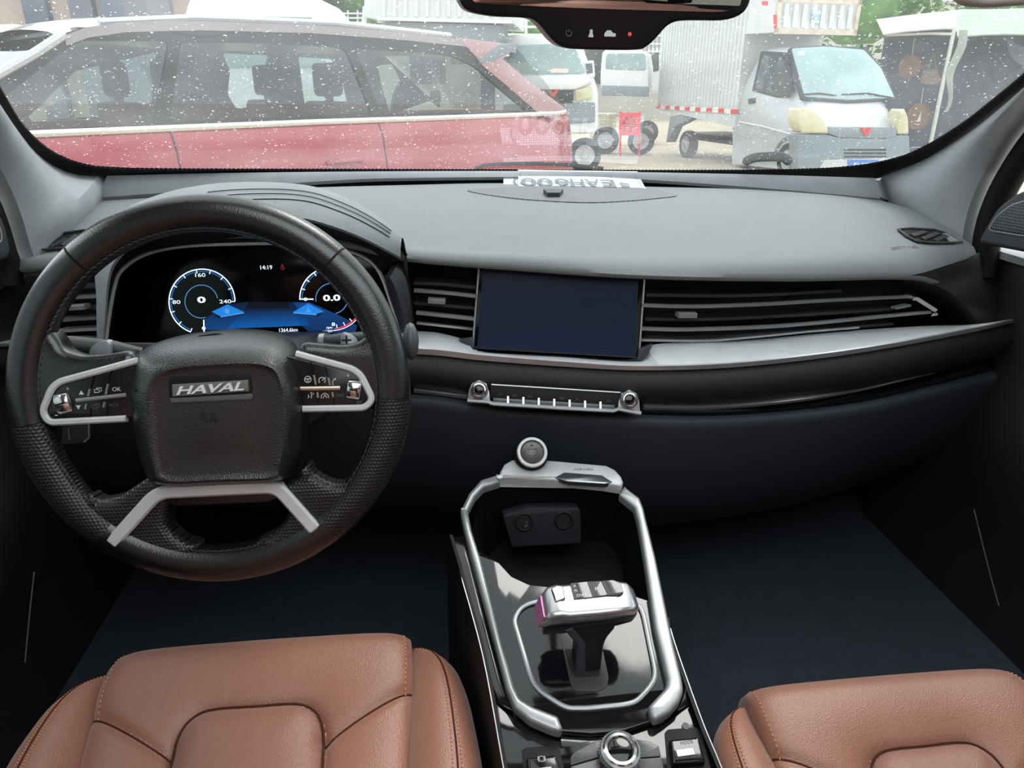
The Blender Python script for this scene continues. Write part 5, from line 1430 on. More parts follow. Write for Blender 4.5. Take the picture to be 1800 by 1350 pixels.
    for E_, o in ((EDGE_R, -.007), (EDGE_L, .007)):
        P = []
        for i in range(60):
            s = -.10+.16*i/59; b, dz = smap(s); e = yx(E_, min(b, 0)); xl, xr = yx(EDGE_L, min(b, 0)), yx(EDGE_R, min(b, 0))
            P.append(Vector(X((e+o, b, dz+seat_h(e+o, min(b, 0), xl, xr)*(1 if s < 0 else max(0, 1-s/.05))+.0007))))
        for a, b in zip(P[::2], P[1::2]): mb.tube([a, a.lerp(b, .85)], .0007, 4)
    obj('corner_stitching', mb, M_THREAD, rt_, m4)
    # base under the cushion, backrest and head restraint
    mb = MB(); mb.box((-.20, -.50, -.30), (.20, -.06, -.08)); mb.box((-.24, -.48, -.32), (-.20, .02, -.26)); mb.box((.20, -.48, -.32), (.24, .02, -.26)); obj('seat_base', mb, M_DARK, rt_, m4)
    mb = MB(); rings = []
    for z, y, w, th in ((-.02, -.53, .23, .10), (.10, -.56, .245, .12), (.28, -.62, .25, .11), (.42, -.67, .235, .09), (.50, -.70, .20, .07), (.53, -.715, .14, .04)):
        P = rnd(rect(-w, y-th/2, w, y+th/2), min(.05, th*.4), 4); rings.append([(a, b, z) for a, b in P])
    mb.stack(rings, True, True); obj('backrest', mb, M_TAN, rt_, m4, smooth=60)
    mb = MB(); rings = []
    for z, w, th in ((.56, .09, .05), (.58, .125, .09), (.66, .13, .10), (.72, .12, .08), (.74, .09, .04)):
        P = rnd(rect(-w, -.77-th/2, w, -.77+th/2), min(.04, th*.4), 4); rings.append([(a, b, z) for a, b in P])
    mb.stack(rings, True, True); mb.tube([(-.05, -.745, .48), (-.05, -.765, .6)], .006, 8); mb.tube([(.05, -.745, .48), (.05, -.765, .6)], .006, 8); obj('head_restraint', mb, M_TAN, rt_, m4, smooth=60)
    return rt_
M_SEAM_SHADE = mat('brown_seam_and_shade', (70, 34, 22), .8, spec=.2)
front_seat('car_seat', 'brown leather driver seat below the steering wheel', SEATP.m, False)
P2 = PL((.341, .628, .672), (1, 0, 0), (0, cos(rad(5)), sin(rad(5))))
front_seat('car_seat', 'brown leather passenger seat in the lower right corner', P2.m, True)
# rear bench that the mirror looks back at
rb2 = root('rear_bench', (0, -1.3, .42), 'brown leather rear bench seen only in the mirror', 'car seat')
mb = MB(); mb.rbox((-.66, -1.55, .52), (.66, -.98, .70), .05); obj('bench_cushion', mb, M_TAN, rb2)
mb = MB(); mb.rbox((-.68, -1.82, .62), (.68, -1.60, 1.22), .06); obj('bench_backrest', mb, M_TAN, rb2)
mb = MB(); mb.box((-.6, -1.5, .40), (.6, -1.05, .53)); obj('bench_base', mb, M_DARK, rb2)

# ================================================================ outside
GZ = -.15
M_GROUND = mat('dusty_concrete', (176, 164, 142), .9, bump=('noise', 40, .3), vs=1.2, var=.12)
mb = MB(); mb.add([(-60, 1.7, GZ), (60, 1.7, GZ), (60, 70, GZ), (-60, 70, GZ)], [(0, 1, 2, 3)]); mb.add([(-60, -40, GZ), (60, -40, GZ), (60, 1.7, GZ), (-60, 1.7, GZ)], [(0, 1, 2, 3)])
obj('ground', mb, M_GROUND, kind='structure', label='dusty concrete yard outside the windscreen')
Zv = Vector((0, 0, 1))
def mk(pl, parent):
    def pr(name, pts, h0, h1, m, bev=0.0, r=0.0, par=None, hp=None, smooth=40):
        P = pl.pts(pts, h1 if hp is None else hp); P = rnd(P, r) if r else P
        mb = MB(); mb.prism(P, h0, h1, bev); return obj(name, mb, m, par or parent, pl, smooth=smooth)
    return pr
def wheel_at(parent, c, axis, r, w, name='wheel'):
    pl = PL(c, Vector(axis).cross(Zv) if abs(Vector(axis).z) < .9 else (1, 0, 0), Zv)
    if pl.n.dot(axis) < 0: pl = PL(c, -pl.u, pl.v)
    mb = MB(); mb.lathe([(r*.62, -w), (r*.93, -w), (r, -w*.75), (r, -w*.25), (r*.93, 0), (r*.64, 0), (r*.60, -.03)], (0, 0), 28, True, True); t = obj(name, mb, M_TYRE, parent, pl)
    mb = MB(); mb.lathe([(r*.62, -.028), (r*.60, -.01), (r*.5, -.02), (r*.25, -.015), (r*.2, .0), (0, .004)], (0, 0), 24, False, False); obj('rim', mb, M_RIM, t, pl)
M_TYRE = mat('tyre_rubber', (44, 44, 46), .85, spec=.2); M_RIM = mat('steel_rim', (176, 176, 174), .4, metal=.6)
M_RED = mat('red_car_paint', (150, 10, 26), .25, spec=.5, coat=.7, var=.04, vs=2)
M_ROOF = mat('red_roof_sky_grey', (138, 126, 130), .22, spec=.5, coat=.8, var=.04, vs=2)  # red roof, grey sky reflection painted into its base colour
M_BLK = mat('black_car_frame', (20, 21, 25), .35, spec=.4)
M_WHITE = mat('white_vehicle_paint', (222, 224, 224), .35, spec=.5, coat=.3, var=.03, vs=2)
M_SLV = mat('silver_truck_paint', (188, 192, 194), .35, metal=.25, spec=.5, var=.05, vs=3)
M_BOX = mat('white_box_body', (205, 208, 206), .55, var=.06, vs=4)
M_GRY = mat('grey_vehicle_plastic', (128, 138, 144), .6, var=.06, vs=5)
M_DGL = mat('dark_vehicle_glass', (58, 70, 74), .08, spec=.6)
M_LGL = mat('pale_vehicle_glass', (140, 166, 166), .08, spec=.6, var=.15, vs=2)
G_TINT = glass('car_side_glass', (.62, .68, .68)); G_CLEAR = glass('car_front_glass', (.70, .80, .77))

# ---------------------------------------------------------------- red car parked across the front
A = atZ(60, 238, 1.1); B = atZ(980, 200, 1.1)
ru = (B-A).normalized(); rpl = PL(Vector((A.x, A.y, 0)), ru, Zv)          # local: x rearwards, y height, h towards us
red = root('parked_car', rpl.w(1.6, GZ, -.8), 'red car parked across the front with dark side windows and chrome belt line', 'car')
WD = 1.62
L0, L1_ = -1.75, 4.15
def hull(h_sign, base):
    prof = [(1.10, 0.0), (1.06, .035), (1.00, .06), (.86, .085), (.70, .10), (.55, .095), (.40, .06), (.22, .02)]
    xs_ = [-1.75, -1.5, -1.0, -.4, 0, .6, 1.2, 1.8, 2.4, 3.0, 3.5, 3.9, 4.15, 4.28]
    rows = []
    for z, o in prof:
        r = []
        for x in xs_:
            e = max(0, (x-3.4)/.9)**2*.25+max(0, (-1.0-x)/.75)**2*.25
            top = min(z, 1.10-.16*max(0, (-.45-x)/1.3)) if z > 1.0 else z
            r.append((x, top, base+h_sign*(o-e)))
        rows.append(r)
    return rows
mb = MB(); near = hull(1, 0.0); mb.loft(near); obj('body_side', mb, M_RED, red, rpl, smooth=60)
mb = MB(); far = hull(-1, -WD); mb.loft(far); obj('body_side', mb, M_RED, red, rpl, smooth=60)
mb = MB(); mb.loft([[r[-1] for r in near], [(4.40, r[-1][1], -WD/2) for r in near], [r[-1] for r in far]]); mb.loft([[r[0] for r in near], [(-1.9, r[0][1], -WD/2) for r in near], [r[0] for r in far]]); obj('body_end', mb, M_RED, red, rpl, smooth=60)
mb = MB(); mb.loft([[(x, 1.10-.16*max(0, (-.45-x)/1.3)-.02*0, -.02) for x in (-1.75, -1.2, -.45)], [(x, 1.16-.16*max(0, (-.45-x)/1.3), -WD/2) for x in (-1.85, -1.2, -.40)], [(x, 1.10-.16*max(0, (-.45-x)/1.3), -WD+.02) for x in (-1.75, -1.2, -.45)]]); obj('bonnet', mb, M_RED, red, rpl, smooth=60)
mb = MB(); mb.box((-.3, .30, -WD+.05), (3.9, .36, -.05)); obj('underbody', mb, M_BLK, red, rpl)
# greenhouse side frames with window openings, glass in them
OUTL = [(-140, 200), (0, 127), (60, 92), (111, 60), (140, 50), (218, 42), (350, 41), (545, 48), (700, 61), (813, 74), (850, 86), (880, 106), (930, 150), (985, 202), (560, 219), (60, 240), (-140, 246)]
WINS = [[(-60, 218), (20, 160), (128, 78), (150, 72), (298, 72), (290, 120), (272, 218), (60, 228)],
        [(318, 74), (470, 76), (602, 84), (612, 92), (654, 198), (480, 206), (300, 214)],
        [(624, 86), (740, 92), (800, 100), (836, 118), (884, 160), (925, 194), (670, 200)]]
def holed(P, holes, h0, h1):
    """flat sheet with openings"""
    loops = [[Vector((x, y, 0)) for x, y in ccw(P)]]+[[Vector((x, y, 0)) for x, y in ccw(H)[::-1]] for H in holes]
    T = tessellate_polygon(loops); V = [v for l in loops for v in l]; n = len(V); mb = MB()
    mb.v = [(v.x, v.y, h1) for v in V]+[(v.x, v.y, h0) for v in V]
    mb.f = [tuple(t) for t in T]+[tuple(i+n for i in t)[::-1] for t in T]
    o = 0
    for l in loops:
        k = len(l); mb.f += [(o+i, o+(i+1) % k, o+(i+1) % k+n, o+i+n)[::-1] for i in range(k)]; o += k
    return mb
go = rpl.pts(OUTL); gw = [rnd(rpl.pts(w), .03) for w in WINS]
obj('window_frame', holed(go, gw, -.03, .0), M_BLK, red, rpl, smooth=30)
FWINS = [[(40, 212), (130, 125), (272, 92), (264, 180), (170, 205)], [(388, 94), (470, 97), (463, 130), (474, 170), (468, 185), (412, 191), (397, 166), (401, 125)],
         [(521, 100), (582, 104), (598, 130), (610, 180), (604, 188), (532, 183)], [(660, 116), (688, 112), (703, 140), (690, 165), (684, 205), (668, 155)], [(755, 160), (770, 158), (772, 180), (755, 178)]]
gf = [rnd(rpl.pts(w, -WD), .02) for w in FWINS]
go2 = [(x, y) for x, y in go]
obj('window_frame', holed([(-1.1, 1.08), (-.1, 1.40), (.35, 1.60), (3.3, 1.60), (4.0, 1.12)], gf, -WD, -WD+.03), M_BLK, red, rpl, smooth=30)
mb = MB(); mb.box((.3, 1.56, -WD+.04), (3.35, 1.58, -.04)); obj('inner_roof', mb, M_BLK, red, rpl)
for w, g, h in [(w, g, -.015) for w, g in zip(gw, (G_CLEAR, G_TINT, G_TINT))]+[(w, G_CLEAR, -WD+.015) for w in gf]:
    if True:
        mb = MB(); P = ccw(w); T = tessellate_polygon([[Vector((x, y, 0)) for x, y in P]]); mb.v = [(x, y, h) for x, y in P]; mb.f = [tuple(t) for t in T]; obj('side_window', mb, g, red, rpl, smooth=0)
# roof, windscreen, tail
rfl = [(x, y) for x, y in rpl.pts([(111, 60), (150, 46), (218, 37), (350, 35), (545, 42), (700, 55), (813, 68), (905, 80)])]
rr_ = [[(x, y-.02 if k in (0, 8) else y+.05*sin(pi*k/8), -WD*k/8) for x, y in rfl] for k in range(9)]
mb = MB(); mb.loft([[(x, y-.05, .012) for x, y in rfl], [(x, y-.005, .012) for x, y in rfl]]+rr_+[[(x, y-.05, -WD-.012) for x, y in rfl]]); obj('roof', mb, M_ROOF, red, rpl, smooth=70)
mb = MB(); q0, q1 = rpl.px(118, 62), rpl.px(-140, 208); mb.loft([[(q0[0], q0[1], -WD*k/6) for k in range(7)], [(q1[0], q1[1], -WD*k/6) for k in range(7)]]); obj('front_glass', mb, G_CLEAR, red, rpl)
mb = MB(); mb.tube([(*rpl.px(x, y), .01) for x, y in ((-150, 210), (0, 128), (60, 94), (112, 60))], .022, 8); obj('front_pillar', mb, M_SLV, red, rpl)
q0, q1 = rpl.px(905, 82), rpl.px(1002, 196)
mb = MB(); mb.loft([[(q0[0], q0[1], -WD*k/6) for k in range(7)], [(q1[0], q1[1], -WD*k/6) for k in range(7)]]); obj('rear_glass', mb, G_TINT, red, rpl)
pr = mk(rpl, red)
pr('rear_pillar', [(806, 66), (905, 79), (908, 84), (884, 104), (940, 150), (1004, 198), (975, 202), (948, 200), (900, 158), (850, 116), (838, 100)], -.04, .014, mat('rose_grey_paint', (168, 132, 136), .25, coat=.6), .004)
pr('spoiler', [(880, 78), (912, 76), (908, 86), (868, 108), (846, 112), (842, 104)], -.3, .018, M_GRY, .004)
mb = MB(); mb.sweep([(*rpl.px(x, y), .012) for x, y in ((-120, 243), (60, 235), (300, 225), (560, 214), (800, 206), (980, 199), (992, 196))], [(-.016, -.006), (.016, -.006), (.016, .004), (.008, .008), (-.008, .008), (-.016, .004)], up=(0, 0, 1)); obj('belt_chrome', mb, M_CHROME, red, rpl)
mb = MB(); mb.tube([(*rpl.px(x, y), -.05) for x, y in ((180, 38), (350, 30), (600, 40), (800, 62))], .018, 8); obj('roof_rail', mb, M_SLV, red, rpl)
def sidecurve(x, z):
    P = [(1.10, 0.0), (1.06, .035), (1.00, .06), (.86, .085), (.70, .10), (.55, .095), (.40, .06)]
    for (a, b), (c, d) in zip(P, P[1:]):
        if z >= c: return b+(d-b)*(a-z)/(a-c)
    return .06
for x0 in (rpl.px(296, 226)[0], rpl.px(662, 208)[0]):
    mb = MB(); mb.tube([(x0-.02*(1.1-z), z, sidecurve(x0, z)+.001) for z in (1.09, 1.06, 1.0, .93, .86, .78, .70, .55, .42)], .005, 5); obj('door_gap', mb, M_BLK, red, rpl)
hx = rpl.px(605, 277, .08)[0]
for x0 in (hx, rpl.px(180, 300, .08)[0]):
    mb = MB(); mb.tube([(x0-.13, .87, .085), (x0-.1, .88, .115), (x0+.1, .88, .115), (x0+.13, .87, .085)], .016, 8); obj('door_handle', mb, M_RED, red, rpl)
# things seen through the glass
M_INT = mat('car_interior_dark', (24, 26, 30), .8)
for x0, hh in ((.78, -.42), (.78, -1.20), (1.85, -.40), (1.85, -1.2)):
    mb = MB(); mb.rbox((x0, .75, hh-.22), (x0+.16, 1.22, hh+.22), .05); mb.rbox((x0+.03, 1.25, hh-.12), (x0+.13, 1.46, hh+.12), .04); mb.tube([(x0+.08, 1.2, hh), (x0+.08, 1.3, hh)], .03, 8); obj('inner_seat', mb, M_INT, red, rpl)
mb = MB(); c0 = Vector((.08, 1.08, -.42)); mb.tube([c0+Vector((-.06*sin(t), .17*sin(t), .18*cos(t))) for t in [2*pi*i/24 for i in range(24)]], .018, 8, closed=True); mb.tube([c0, c0+Vector((-.2, -.06, 0))], .03, 8); obj('inner_steering_wheel', mb, M_INT, red, rpl)
mb = MB(); mb.ell((.32, 1.42, -.80), (.03, .05, .13)); obj('inner_mirror', mb, M_INT, red, rpl, smooth=60)
mb = MB(); mb.rbox((-.62, .9, -WD+.06), (.0, 1.08, -.06), .04); obj('inner_dashboard', mb, mat('inner_dash_pale', (120, 130, 120), .7), red, rpl)
for x in (-1.0, 3.0):
    wheel_at(red, rpl.w(x, GZ+.36, .06), rpl.n, .36, .22); wheel_at(red, rpl.w(x, GZ+.36, -WD-.06), -rpl.n, .36, .22)
# mirror of the own car's far side is not in view; wiper blade at the foot of the own windscreen
wip = root('windscreen_wiper', onws([(1345, 297)])[0]+Vector((0, .02, 0)), 'black windscreen wiper resting at the foot of the glass', 'wiper')
def outer(L, d): return [p-n_*d for p in onws(L)]
n_ = Vector((0, -sin(rad(28)), -cos(rad(28))))
mb = MB(); P = outer([(1308, 296), (1326, 288), (1350, 286), (1376, 287), (1390, 296)], .012); mb.tube(rail(P, 16), [.004]+[.009]*14+[.004], 8); obj('arm', mb, M_SEAL, wip)
mb = MB(); P = outer([(836, 301), (860, 295), (930, 293), (1000, 295), (1060, 301)], .006); mb.tube(rail(P, 30), .004, 6); obj('blade', mb, M_SEAL, wip)

# ---------------------------------------------------------------- small silver box truck
tR = atZ(1195, 276, GZ); tF = atZ(1383, 281, GZ+.28); tF.z = GZ
td = (tF-tR).normalized(); tS = Vector((-td.y, td.x, 0))
if tS.x < 0: tS = -tS
tpl = PL(tF, td, Zv)                      # side plane: x forward, y up
if tpl.n.dot(CAM-tF) < 0: tpl = PL(tF, -td, Zv)
ts = 1 if tpl.u.dot(td) > 0 else -1
trk = root('box_truck', tF.lerp(tR, .5), 'small silver box truck with white corrugated cargo body', 'truck')
pr = mk(tpl, trk)
TW = 1.62
cabP = [(1292, 262), (1291, 222), (1302, 165), (1333, 92), (1346, 82), (1384, 84), (1396, 118), (1410, 172), (1424, 200), (1432, 226), (1436, 256), (1432, 300), (1290, 285)]
cp_ = tpl.pts(cabP); cp_ = rnd(cp_, [.0, .0, .05, .08, .08, .10, .05, .08, .10, .06, .05, .03, 0])
mb = MB()
def tumble(P, h, inw):
    zz = [p[1] for p in P]; out = []
    cxx = sum(p[0] for p in P)/len(P)
    for x, y in P: out.append((x, y, h))
    return out
cc = ccw(cp_)
def shr(P, inset, h): return [(x-(inset if x > 0.2 else 0), y-(inset*.6 if y > 1.7+GZ else 0), h) for x, y in P]
def tz_(y): return max(0, (y-1.15))*.13
rings = []
for h, ins in ((0.0, .07), (-.05, .025), (-.16, 0), (-TW/2, 0), (-TW+.16, 0), (-TW+.05, .025), (-TW, .07)):
    near = h > -TW/2
    rings.append([(x-ins, y-(ins*.5), h-(tz_(y) if near else -tz_(y)) if abs(h+TW/2) > .1 else h) for x, y in cc])
mb.stack(rings, True, True); obj('cab', mb, M_SLV, trk, tpl, smooth=50)
obj('cargo_body', MB().prism(tpl.pts([(1158, 192), (1294, 224), (1312, 60), (1364, 57), (1366, -6), (1168, 8)]), -TW, .03), M_BOX, trk, tpl, smooth=20)
# ribs
q0, q1 = tpl.px(1160, 120, .03)[0], tpl.px(1306, 120, .03)[0]
yb0, yb1 = tpl.px(1160, 192, .03)[1], tpl.px(1168, 12, .03)[1]
for i in range(26):
    x = q0+(q1-q0)*(i+.5)/26; mb = MB(); mb.box((x-.028, yb0+.12, .03), (x+.028, yb1-.05, .052)); obj('rib', mb, M_BOX, trk, tpl, smooth=20)
M_RWT = [mat('reflective_red', (214, 40, 36), .4), mat('reflective_white', (232, 230, 226), .4)]
for i in range(15):
    x0 = q0+(q1-q0)*i/15; mb = MB(); mb.box((x0, yb0+.01, .028), (x0+(q1-q0)/15, yb0+.085, .056)); obj('reflective_strip', mb, M_RWT[i % 2], trk, tpl, smooth=0)
for pts in ([(1360, 26), (1366, 26), (1366, 50), (1361, 50)], [(1340, 2), (1350, 2), (1350, 9), (1340, 9)]): pr('reflective_strip', pts, .03, .04, M_RWT[0], hp=.03)
# front of the over cab box
fx = tpl.px(1364, 30, .03)[0]
fpl = PL(tpl.w(fx, 0, 0), -tpl.n, Zv)
if fpl.n.dot(td) < 0: fpl = PL(fpl.o, -fpl.u, Zv)
pf = mk(fpl, trk)
y0, y1 = tpl.px(1364, 57, .03)[1], tpl.px(1366, -6, .03)[1]
sx = 1 if fpl.u.dot(-tpl.n) > 0 else -1
M_RUST = mat('rusty_white_frame', (206, 190, 172), .6, var=.18, vs=6)
mb = MB(); X0, X1 = sorted((-.03*sx, TW*sx))
for a, b, c, d in ((X0, y0-.02, X1, y0+.07), (X0, y1-.09, X1, y1-.01), (X0, y0, X0+.07, y1), (X1-.07, y0, X1, y1)): mb.box((a, b, .0), (c, d, .03))
obj('front_frame', mb, M_RUST, trk, fpl, smooth=20)
for i in range(1, 9):
    x = X0+(X1-X0)*i/9; mb = MB(); mb.box((x-.04, y0+.08, .0), (x+.04, y1-.1, .018)); obj('front_rib', mb, M_BOX, trk, fpl, smooth=20)
xm = X0+(X1-X0)*.47; mb = MB(); mb.box((xm-.08, y0+.16, .015), (xm+.08, y1-.2, .022)); st_ = obj('sticker', mb, mat('pale_sticker', (190, 214, 230), .5), trk, fpl, smooth=0)
obj('sticker_mark', txt('安全', (xm, (y0+y1)/2-.02), .10, .022, .002), mat('sticker_blue', (70, 130, 190), .5), st_, fpl, smooth=0)
# cab front: plane through the nose
nx = tpl.px(1436, 250, 0)[0]
npl = PL(tpl.w(nx+.0, 0, 0), fpl.u, Zv)
pn = mk(npl, trk)
wsA, wsB = tpl.px(1390, 92, 0), tpl.px(1412, 174, 0)
wdir = Vector((wsA[0]-wsB[0], wsA[1]-wsB[1]))
gpl = PL(tpl.w(wsB[0]-.0, wsB[1], 0), fpl.u, tpl.u*wdir.x+Zv*wdir.y)
pg = mk(gpl, trk)
pg('windscreen', [(1391, 86), (1450, 82), (1518, 88), (1548, 120), (1572, 172), (1490, 176), (1414, 170)], -.02, .05, M_LGL, .004, .04, hp=.04)
pg('screen_seal', [(1387, 83), (1450, 79), (1521, 85), (1552, 118), (1577, 175), (1490, 180), (1410, 173)], -.02, .035, M_BLK, .004, .04, hp=.04)
pg('screen_sticker', [(1402, 90), (1413, 89), (1414, 97), (1404, 98)], .05, .053, mat('toll_sticker', (190, 236, 240), .5), hp=.05)
for a, b in (((1412, 166), (1470, 168)), ((1480, 166), (1570, 172))):
    mb = MB(); mb.tube([(*gpl.px(*a, .06), .06), (*gpl.px((a[0]+b[0])/2, a[1]-2, .065), .065), (*gpl.px(*b, .06), .06)], .012, 6); obj('truck_wiper', mb, M_BLK, trk, gpl)
M_LAMP = mat('yellowed_headlamp', (196, 190, 150), .15, spec=.6, coat=.6, var=.1, vs=8)
def lamp(pts):
    P = npl.pts(pts, .02); mb = MB(); mb.prism(rnd(P, .05), -.25, .03, .03, 3); obj('headlamp', mb, M_LAMP, trk, npl)
lamp([(1406, 190), (1420, 188), (1440, 200), (1455, 222), (1457, 235), (1410, 234), (1402, 212)])
lamp([(1578, 222), (1584, 196), (1590, 190), (1596, 205), (1598, 236), (1577, 236)])
pn('grille', [(1456, 223), (1576, 224), (1576, 240), (1560, 243), (1475, 242), (1456, 234)], -.1, .02, M_GRY, .01)
pn('bumper', [(1403, 236), (1455, 237), (1478, 243), (1560, 244), (1578, 238), (1599, 238), (1600, 300), (1402, 306)], -.2, .035, mat('bumper_grey', (120, 132, 138), .55), .02, .04)
for y in (262, 268, 274): pn('bumper_slot', [(1484, y), (1558, y), (1558, y+2.6), (1484, y+2.6)], .02, .042, M_BLK)
pn('emblem', [(1514, 224), (1519, 224), (1523, 232), (1527, 224), (1532, 224), (1526, 238), (1520, 238)], .02, .045, M_RWT[0])
npn = pn('number_plate', [(1491, 281), (1545, 281), (1545, 299), (1491, 299)], .03, .055, mat('blue_number_plate', (30, 110, 200), .45))
q = npl.px(1518, 289, .056); obj('plate_characters', txt('粤A 9MD40', q, .07, .055, .004, .40 if True else None), mat('plate_white', (230, 235, 240), .5), npn, npl, smooth=0)
# side details
pr('side_window', [(1331, 156), (1345, 96), (1378, 100), (1388, 128), (1388, 170), (1372, 168)], -.18, -.012, M_DGL, .004, .03, hp=-.06)
pr('window_surround', [(1325, 160), (1341, 90), (1380, 92), (1393, 124), (1392, 176), (1372, 173)], -.2, -.02, M_BLK, .004, .03, hp=-.06)
pr('door_mirror', [(1356, 134), (1364, 126), (1386, 130), (1390, 160), (1378, 170), (1354, 158)], .02, .10, M_BLK, .02, .03, hp=.1)
pr('door_handle', [(1315, 174), (1326, 172), (1326, 181), (1315, 183)], -.03, .012, M_BLK, .003)
mb = MB(); mb.tube([(*tpl.px(x, y, .008), .006) for x, y in ((1298, 214), (1340, 222), (1390, 236), (1402, 240))], .015, 6); obj('side_crease', mb, M_WHITE, trk, tpl)
wheel_at(trk, tpl.w(0, .28, .015), tpl.n, .285, .18); wheel_at(trk, tpl.w(0, .28, -TW-.015), -tpl.n, .285, .18)
rx = tpl.px(1205, 240)[0]
wheel_at(trk, tpl.w(rx, .28, .0), tpl.n, .285, .18); wheel_at(trk, tpl.w(rx, .28, -TW), -tpl.n, .285, .18)
mb = MB(); mb.box((rx-.6, .36, -TW+.3), (nx-.4, .50, -.3)); obj('chassis', mb, M_BLK, trk, tpl)
mb = MB(); mb.tube([(.0+.36*cos(t), .28+.36*sin(t), .005) for t in [pi*i/12 for i in range(13)]], .03, 6); obj('wheel_arch', mb, M_GRY, trk, tpl)
pr('mud_guard', [(1178, 205), (1205, 200), (1210, 210), (1186, 222), (1174, 250), (1171, 250)], -.2, .0, M_GRY)

# ---------------------------------------------------------------- vans behind the red car
def facing(name, px, py, z, lab, category, yaw=0.0, Y=None):
    o = atY(px, py, Y); o.z = GZ
    pl = PL(o, (cos(yaw), sin(yaw), 0), Zv)
    return root(name, o, lab, category), pl
van, vpn = facing('white_van', 965, 150, 0, 'white van facing us behind the tail of the red car', 'van', rad(-8), 13.5)
pv = mk(vpn, van)
pv('body', [(880, 62), (1000, 58), (1020, 70), (1042, 130), (1052, 160), (1052, 235), (870, 235), (870, 120)], -2.6, 0, M_WHITE, .06, .15)
pv('windscreen', [(886, 80), (1008, 76), (1030, 130), (895, 132)], -.03, .01, M_LGL, .004, .08, hp=0)
pv('bonnet', [(884, 134), (1032, 131), (1042, 146), (1010, 158), (890, 158)], -.2, .10, M_WHITE, .04, .05, hp=0)
pv('grille', [(925, 160), (1008, 157), (1008, 180), (925, 182)], -.02, .06, M_BLK, .01, hp=0)
pv('headlamp', [(1011, 158), (1040, 152), (1042, 172), (1012, 178)], -.02, .07, M_LAMP, .01, .03, hp=0)
pv('emblem', [(962, 158), (968, 158), (972, 164), (976, 158), (982, 158), (975, 170), (969, 170)], .05, .08, M_RWT[0], hp=0)
pv('bumper', [(885, 184), (1046, 180), (1046, 215), (885, 222)], -.1, .06, M_GRY, .03, .04, hp=0)
pv('side_mirror', [(1026, 108), (1044, 106), (1046, 136), (1030, 138)], -.1, .02, M_WHITE, .02, .03, hp=0)
pv('mirror_glass', [(1029, 112), (1041, 111), (1042, 128), (1031, 130)], .02, .03, M_DGL, hp=0)
pv('windscreen_paper', [(966, 124), (972, 120), (1000, 121), (998, 128), (968, 128)], .01, .02, mat('papers_on_dash', (236, 214, 200), .7), hp=0)
for x in (905, 1030): wheel_at(van, vpn.w(vpn.px(x, 225)[0], .30, -.05), vpn.n, .3, .2)
pk, ppk = facing('pickup_truck', 1100, 130, 0, 'white pickup truck with a stake bed behind the van', 'truck', rad(-20), 17.0)
pp = mk(ppk, pk)
pp('cab', [(1058, 92), (1066, 86), (1135, 88), (1140, 124), (1140, 165), (1055, 162), (1055, 128)], -1.6, 0, M_WHITE, .05, .12)
pp('windscreen', [(1066, 94), (1134, 94), (1136, 124), (1064, 122)], -.02, .01, M_LGL, .004, .06, hp=0)
pp('bumper', [(1058, 150), (1140, 152), (1140, 170), (1058, 168)], -.1, .05, M_GRY, .02, hp=0)
for x in (1066, 1130): wheel_at(pk, ppk.w(ppk.px(x, 180)[0], .30, -.1), ppk.n, .3, .2)
pk2, ppk2 = facing('stake_truck', 1150, 130, 0, 'white stake truck half hidden by the box truck', 'truck', rad(-20), 20.0)
pp = mk(ppk2, pk2)
pp('cab', [(1135, 88), (1150, 84), (1190, 84), (1190, 165), (1128, 165), (1130, 128)], -1.6, 0, M_WHITE, .05, .12)
pp('side_window', [(1145, 96), (1158, 92), (1158, 124), (1142, 128)], -.02, .012, M_DGL, .004, .03, hp=0)
for i in range(9):
    x = 1122+i*7; pp('stake', [(x, 42), (x+2.4, 42), (x+2.4, 96), (x, 96)], -.06, 0, M_GRY)
for y in (48, 62, 76, 90): pp('bed_rail', [(1120, y), (1185, y), (1185, y+2.2), (1120, y+2.2)], -.02, .03, M_WHITE, hp=0)
wheel_at(pk2, ppk2.w(ppk2.px(1140, 178)[0], .30, -.1), ppk2.n, .3, .2)
# red folding barrier with a character board
bar, bpn = facing('warning_board', 1108, 230, 0, 'red warning board standing on the yard left of the box truck', 'sign', 0, 15.2)
pb_ = mk(bpn, bar)
bd = pb_('board', [(1090, 198), (1127, 198), (1125, 238), (1088, 238)], -.02, 0, mat('red_board', (232, 60, 70), .5), .004)
for x in (1090, 1123): pb_('leg', [(x, 196), (x+3, 196), (x+2, 275), (x-1, 275)], -.05, -.02, M_RWT[0])
q = bpn.px(1106, 218); mb = txt('停', q, .30, .0, .006); obj('board_character', mb, mat('dark_red_ink', (140, 20, 30), .5), bd, bpn, smooth=0)
# blocks and a cream crate on the ground
crt, cpn = facing('cream_crate', 1060, 215, 0, 'cream coloured crate standing on the yard beside the white van', 'crate', rad(0), 18.5)
pc = mk(cpn, crt)
pc('side', [(1046, 204), (1084, 204), (1084, 262), (1046, 262)], -.6, 0, mat('cream_plastic', (214, 204, 170), .6), .02)
pc('lid', [(1043, 200), (1087, 200), (1087, 206), (1043, 206)], -.63, .03, bpy.data.materials['cream_plastic'], .01, hp=0)
